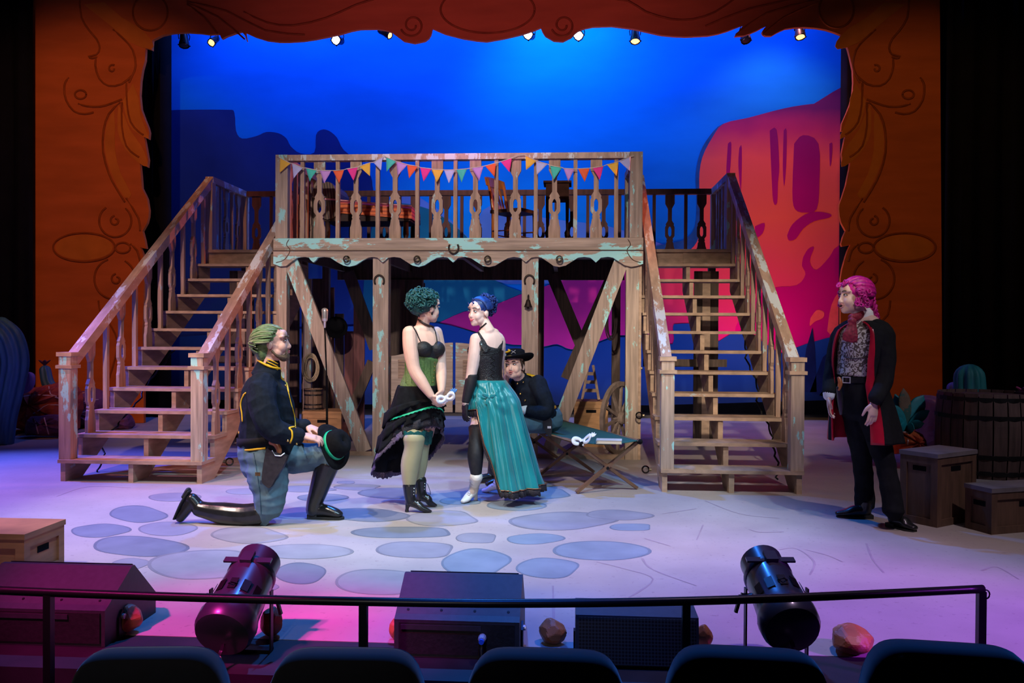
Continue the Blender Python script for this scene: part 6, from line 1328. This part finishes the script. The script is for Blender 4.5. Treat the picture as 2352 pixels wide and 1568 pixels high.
    MB().limb([(K(1256, 958, hy+.02), .014, .012), (K(1262, 944, hy+.02), .018, .013), (K(1270, 940, hy+.02), .014, .012)], side=V((1, 0, 0))).build('revolver_grip', mat('walnut_grip', (.30, .09, .03), .35), h_, True)
    MB().box(K(1259, 975).x, K(1267, 975).x, Y+hy-.004, Y+hy-.001, K(1259, 976).z, K(1259, 971).z).build('holster_buckle', CH, h_)
    # hat
    X, Yf, Z = fr; c = P(0, -.012, .066); ax = (Z*.98-Yf*.10).normalized(); n = 44; F = mat('black_felt', (.010, .010, .011), .85)
    def rr(rx, ry, h, cv=0.): return [c+ax*(h+cv*abs(math.cos(t))**2)+X*(rx*math.cos(t))+Yf*(ry*math.sin(t)) for t in [2*math.pi*i/n for i in range(n)]]
    ht = MB().loft([rr(.086, .10, .0), rr(.14, .16, .0, .015), rr(.165, .182, .006, .04), rr(.165, .182, .013, .04), rr(.14, .16, .009, .015), rr(.088, .103, .01), rr(.086, .10, .05), rr(.08, .092, .088), rr(.06, .07, .10), rr(.01, .01, .092)], False).build('hat', F, p, True)
    MB().loft([rr(.09, .1055, .012), rr(.0915, .107, .014), rr(.0905, .1055, .026), rr(.089, .104, .028)], False).build('hat_cord', mat('gold_cord', (.55, .38, .06), .5), ht, True)
    q = P(.028, .088, .128); MB().limb([(q+X*.03, .008), (q, .011), (q-X*.02+Z*.012, .008), (q-X*.005+Z*.022, .006)]).build('hat_badge', YEL, ht, True)
    q = P(-.03, .092, .125); m = MB(); m.bar(q-X*.022-Z*.014, q+X*.022+Z*.014, .004, .004); m.bar(q-X*.022+Z*.014, q+X*.022-Z*.014, .004, .004); m.build('crossed_emblem', CH, ht)
    h = MB(); h.ell(P(0, -.025, .03), (.079, .092, .075), fr, 18, 12); h.ell(P(0, -.07, -.03), (.068, .04, .06), fr)
    for k in (-1, 1): h.limb([(P(k*.073, .03, .05), .010), (P(k*.078, .012, .015), .010), (P(k*.076, .006, -.02), .007)])
    h.build('hair', mat('brown_hair', (.045, .026, .016), .55, vary=.5, scale=60), p, True)
seated()

# ---------------------------------------------------------------- 5. standing man with pink hair
def gentleman():
    Y = 6.25; K = lambda x, y, d=0.: at(x, y, Y+d)
    p = thing('person', 'standing man with pink hair in long black coat lined in red and paisley waistcoat', 'person', (K(2005, 1190).x, Y, 0))
    fb = V((-.75, -.66, 0)); rb = V((-.66, .75, 0)); S = 1.03; hc = K(1960, 682); f = V((-.96, -.27, .02)); u = V((0, 0, 1)); sk = SKIN('gentleman', (.70, .46, .38))
    b = MB(); P, fr = head(b, hc, f, u, S); b.limb([(P(0, -.02, -.05), .056), (K(1980, 722), .060), (K(1986, 738), .072)])
    b.limb([(K(1986, 742), .12, .08), (K(1984, 758), .165, .10), (K(1978, 800), .145, .11), (K(1968, 862), .13, .10), (K(1972, 905), .15, .12)], side=rb)
    wr, wl = K(1904, 908, .02), K(2007, 925, -.24)
    b.limb([(K(1934, 760, .13), .05), (K(1914, 830, .12), .042), (wr, .026)]); b.limb([(K(2034, 762, -.12), .05), (K(2036, 856, -.16), .042), (wl, .026)])
    hand(b, wr, V((.0, -.05, -1)), V((-.9, .4, 0)), 1.0, -1, (14, 18, 20, 24), 4); hand(b, wl, V((-.08, -.05, -1)), V((.35, -.93, 0)), 1.0, 1, (14, 18, 20, 24), 4)
    b.limb([(K(1962, 915, .05), .085), (K(1980, 1070, .12), .055), (K(1985, 1165, .2), .04)]); b.limb([(K(1992, 915, -.05), .085), (K(2034, 1075, -.12), .055), (K(2050, 1175, -.2), .04)])
    fuse(b, 'body', sk, p, .0048, 4); face(p, hc, f, u, S, (.05, .07, .08), (.12, .05, .06), (.5, .18, .18), .0, .016)
    # waistcoat with paisley
    PA = mat('paisley', (.40, .36, .32), .5, vary=.2, scale=20); nt = PA.node_tree; N = nt.nodes; L = nt.links; g = N.new('ShaderNodeNewGeometry'); nz = N.new('ShaderNodeTexNoise'); nz.inputs['Scale'].default_value = 21; nz.inputs['Detail'].default_value = 2; L.new(g.outputs['Position'], nz.inputs['Vector'])
    wv = N.new('ShaderNodeMath'); wv.operation = 'MULTIPLY'; wv.inputs[1].default_value = 34; L.new(nz.outputs['Fac'], wv.inputs[0]); sn = N.new('ShaderNodeMath'); sn.operation = 'SINE'; L.new(wv.outputs[0], sn.inputs[0]); cr = N.new('ShaderNodeValToRGB'); e = cr.color_ramp.elements; e[0].position = .35; e[0].color = (.085, .06, .05, 1); e[1].position = .62; e[1].color = (.50, .46, .42, 1); ad = N.new('ShaderNodeMath'); ad.operation = 'MULTIPLY_ADD'; ad.inputs[1].default_value = .5; ad.inputs[2].default_value = .5; L.new(sn.outputs[0], ad.inputs[0]); L.new(ad.outputs[0], cr.inputs[0]); L.new(cr.outputs[0], N['Principled BSDF'].inputs['Base Color'])
    v = MB(); v.limb([(K(1986, 734), .095, .070), (K(1985, 748), .145, .09), (K(1982, 765), .175, .115), (K(1977, 800), .165, .13), (K(1970, 840), .15, .12), (K(1967, 862), .15, .12)], side=rb, n=28, capk=1)
    ve = fuse(v, 'waistcoat', PA, p, .006, 3); tv = bvh(ve); bsk = bvh([o for o in p.children if o.name.startswith('body')][0])
    drape(tv, [(1938, 819), (1955, 823), (1975, 822), (1995, 819)], .004).build('waistcoat_fold', mat('vest_fold', (.05, .035, .03), .7), ve, True)
    m = MB(); pts = [cast(tv, q, .004) for q in ((1968, 735), (1984, 728), (1972, 775), (1956, 790))]; sh = MB().add([pts[0], pts[1], pts[2], pts[3]], [(0, 1, 2, 3)]).build('shirt_front', mat('white_shirt', (.8, .8, .8), .7), p); sh.modifiers.new('s', 'SOLIDIFY').thickness = .006
    MB().limb([(K(1984, 716), .062, .062), (K(1985, 736), .070, .070)], side=rb, capk=1, n=20).build('shirt_collar', mat('white_shirt', (.8, .8, .8), .7), p, True)
    RD = mat('maroon_cravat', (.22, .012, .03), .6, vary=.5, scale=60); cv = MB()
    cv.limb([(K(1955, 730, -.10), .03, .022), (K(1975, 726, -.06), .03, .022), (K(1990, 712, .0), .026, .02)], side=V((0, 0, 1))); cv.ell(K(1957, 737, -.135), (.03, .026, .024)); cv.limb([(K(1955, 740, -.14), .018, .012), (K(1948, 762, -.155), .030, .012), (K(1944, 782, -.155), .032, .010)], side=V((1, 0, 0))); cv.limb([(K(1960, 740, -.14), .018, .012), (K(1962, 765, -.155), .028, .012), (K(1960, 785, -.155), .028, .010)], side=V((1, 0, 0)))
    fuse(cv, 'cravat', RD, p, .005, 1, wr=(.004, 22))
    # trousers, belt, shoes
    BKT = mat('black_trousers', (.007, .008, .010), .9, spec=.15, vary=.3, scale=20, bump=.1); t = MB(); t.limb([(K(1968, 866), .15, .12), (K(1972, 905), .165, .135), (K(1974, 930), .165, .13)], side=rb)
    t.limb([(K(1960, 925, .06), .10), (K(1974, 1000, .09), .088), (K(1982, 1075, .13), .070), (K(1986, 1130, .18), .070), (K(1986, 1162, .2), .074)], capk=1); t.limb([(K(1994, 925, -.05), .10), (K(2016, 1000, -.08), .088), (K(2036, 1075, -.13), .070), (K(2048, 1140, -.18), .068), (K(2052, 1176, -.2), .074)], capk=1)
    fuse(t, 'trousers', BKT, p, .007, 2, wr=(.007, 7))
    bl = MB(); c = K(1968, 871); n = 40; ring = [c+rb*(.160*math.cos(a))+fb*(.130*math.sin(a)) for a in [2*math.pi*i/n for i in range(n+1)]]; bl.loft([[q+V((0, 0, -.018)), q+V((0, 0, .018)), q*.985+c*.015+V((0, 0, .018)), q*.985+c*.015+V((0, 0, -.018))] for q in ring], False).build('belt', LEA, p)
    q = c+fb*.136; m = MB()
    for a_, c_ in ((-1, 0), (1, 0), (0, -1), (0, 1)): m.bar(q+rb*(.028*a_)+V((0, 0, .02*c_))-(V((0, 0, .022)) if a_ else rb*.03), q+rb*(.028*a_)+V((0, 0, .02*c_))+(V((0, 0, .022)) if a_ else rb*.03), .006, .006)
    m.build('belt_buckle', CH, p)
    for hp, tp in (((2004, 1190), (1919, 1187)), ((2040, 1207), (2104, 1222))):
        h0, t0 = fl(*hp), fl(*tp); d = (t0-h0); Ln = d.length; d.normalize(); s = V((-d.y, d.x, 0)); bo = MB(); bo.limb([(h0+d*.045+V((0, 0, .12)), .05), (h0+d*.05+V((0, 0, .06)), .045)]); bo.limb([(h0+d*.04+V((0, 0, .05)), .036, .04), (h0+d*.12+V((0, 0, .052)), .042, .042), (h0+d*(Ln*.72)+V((0, 0, .036)), .044, .028), (h0+d*(Ln*.95)+V((0, 0, .028)), .03, .018)], side=s); o = fuse(bo, 'shoe', LEA, p, .005, 1)
        MB().poly3([h0+s*.034, h0+d*(Ln*.4)+s*.038, h0+d*(Ln*.75)+s*.046, h0+d*(Ln*.97)+s*.02, h0+d*(Ln*.97)-s*.02, h0+d*(Ln*.75)-s*.046, h0+d*(Ln*.4)-s*.038, h0-s*.034], (0, 0, .012)).build('sole', mat('boot_sole', (.02, .019, .018), .7), o); MB().poly3([h0+s*.034, h0+d*.07+s*.035, h0+d*.07-s*.035, h0-s*.034], (0, 0, .028)).build('heel', mat('boot_sole', (.02, .019, .018), .7), o)
    # coat: open shell round the back, red lining
    CT = mat('black_coat', (.010, .011, .012), .9, vary=.2, scale=40, spec=.15); RL = mat('red_satin', (.42, .008, .03), .35, vary=.2, scale=8)
    top, hz = K(1984, 738).z, K(1990, 1012).z; rows = [(738, .11, .075, 20), (746, .175, .10, 30), (762, .205, .135, 38), (800, .20, .155, 44), (850, .185, .15, 46), (880, .185, .155, 44), (930, .215, .19, 44), (980, .235, .22, 42), (1012, .245, .235, 40)]
    rows = catmull([tuple(map(float, r_)) for r_ in rows], 4); n = 48; vs = []; cx = lambda y_: 1985-(12 if y_ > 830 else 12*(y_-738)/92)+ (max(0, y_-870)*.12)
    for y_, rx, ry, op in rows:
        c = K(cx(y_), y_)
        for j in range(n+1):
            a = R(op+(360-2*op)*j/n); fo_ = .012*max(0, (y_-880)/130)*math.sin(j*.9); q = c+fb*((ry+fo_)*math.cos(a))+rb*((rx+fo_)*math.sin(a)); q.z = c.z; vs.append(q)
    m1 = n+1; k_ = len(rows)-1; faces = [(i*m1+j, i*m1+j+1, (i+1)*m1+j+1, (i+1)*m1+j) for i in range(k_) for j in range(n)]
    o = MB().add(vs, faces).build('tail_coat', [CT, RL], p, True); sd = o.modifiers.new('s', 'SOLIDIFY'); sd.thickness = .012; sd.offset = 0
    cc = K(1980, 850)
    li = [q+(V((cc.x, cc.y, q.z))-q).normalized()*.012 for q in vs]; o2 = MB().add(li, faces).build('red_lining', RL, p, True)
    # turned-back lining along both front edges
    for e_, sgn in ((0, 1), (n, -1)):
        vv = []
        for i in range(k_+1):
            q = vs[i*m1+e_]; c = K(cx(rows[i][0]), rows[i][0]); out = (q-c); out.z = 0; out.normalize(); tg = V((-out.y, out.x, 0)); y_ = rows[i][0]; w_ = .018+.03*min(1, max(0, (y_-745)/60))+.055*max(0, (y_-860)/150)
            dr = tg if (vs[i*m1+(2 if e_ == 0 else n-2)]-q).dot(tg) > 0 else -tg
            vv += [q-dr*(.012 if y_ < 880 else .02)+out*.004, q+out*.012+dr*(w_*.45), q+out*.007+dr*w_]
        oo = MB().add(vv, [(3*i+a, 3*i+a+1, 3*i+a+4, 3*i+a+3) for i in range(k_) for a in (0, 1)]).build('red_facing', RL, p, True); oo.modifiers.new('s', 'SOLIDIFY').thickness = .005
    sl = MB(); sl.limb([(K(1950, 756, .11), .070), (K(1930, 775, .13), .070), (K(1916, 828, .12), .060), (K(1908, 870, .07), .054), (wr+V((0, 0, .03)), .049)]); fuse(sl, 'coat_sleeve', CT, p, .006, 3, wr=(.005, 7))
    sl = MB(); sl.limb([(K(2014, 754, -.08), .072), (K(2032, 775, -.12), .074), (K(2034, 850, -.16), .064), (K(2026, 890, -.2), .058), (wl+V((.012, 0, .03)), .054)]); fuse(sl, 'coat_sleeve', CT, p, .006, 3, wr=(.005, 7))
    MB().limb([(wr+V((0, 0, .028)), .045), (wr+V((0, 0, -.002)), .041)], n=18).build('shirt_cuff', mat('white_shirt', (.8, .8, .8), .7), p, True)
    g = MB(); g.limb([(K(1927, 868, -.12), .012), (K(1930, 880, -.13), .016), (K(1926, 895, -.13), .012)]); g.build('pistol_grip', mat('walnut_grip', (.30, .09, .03), .35), p, True); MB().limb([(K(1926, 890, -.13), .018, .012), (K(1930, 920, -.12), .022, .012), (K(1932, 950, -.11), .012, .01)], side=V((1, 0, 0))).build('holster', LEA, p, True)
    # hair
    rg = random.Random(4); h = MB(); X, Yf, Z = fr; h.ell(P(0, -.03, .045), (.090*S, .108*S, .092*S), fr, 20, 12); h.ell(P(0, -.08, -.02), (.075*S, .06*S, .08*S), fr)
    for i in range(64):
        a = -100+200*i/63; h.limb([(q, .013*(1-.4*abs(2*k/7-1)**3), .006) for k, q in enumerate(sweep(P(0, -.026, .03), fr, a, 40+abs(a)*.3+rg.uniform(-4, 4), rg.uniform(190, 215), lambda t: (.103+.004*math.sin(t*6+i)+.008*t)*S, 8))], side=Z, n=6, k=2, capk=1)
    for k in (-1, 1):
        for i in range(26):
            q = P(k*(.080+rg.uniform(0, .018)), rg.uniform(-.05, .045), rg.uniform(-.065, .04)); curl_lock(h, q, X*k, rg.uniform(.012, .020), rg.uniform(.006, .009), rg, 1.3)
    for i in range(10): q = P(rg.uniform(-.06, .06), rg.uniform(.06, .085), rg.uniform(.07, .10)); curl_lock(h, q, (Yf+Z*.6).normalized(), .016, .008, rg, 1.1)
    pn = P(0, -.125, -.035)
    for i in range(22): t_ = i/21; q = pn+V((.02*math.sin(i*2.4)+.03*t_, .02*math.cos(i*2.4), -.13*t_)); curl_lock(h, q, V((1, rg.uniform(-1, .2), 0)).normalized(), .024*(1-.3*t_), .011, rg, 1.2)
    h.build('hair', mat('pink_hair', (.55, .015, .24), .38, vary=.4, scale=40), p, True)
gentleman()
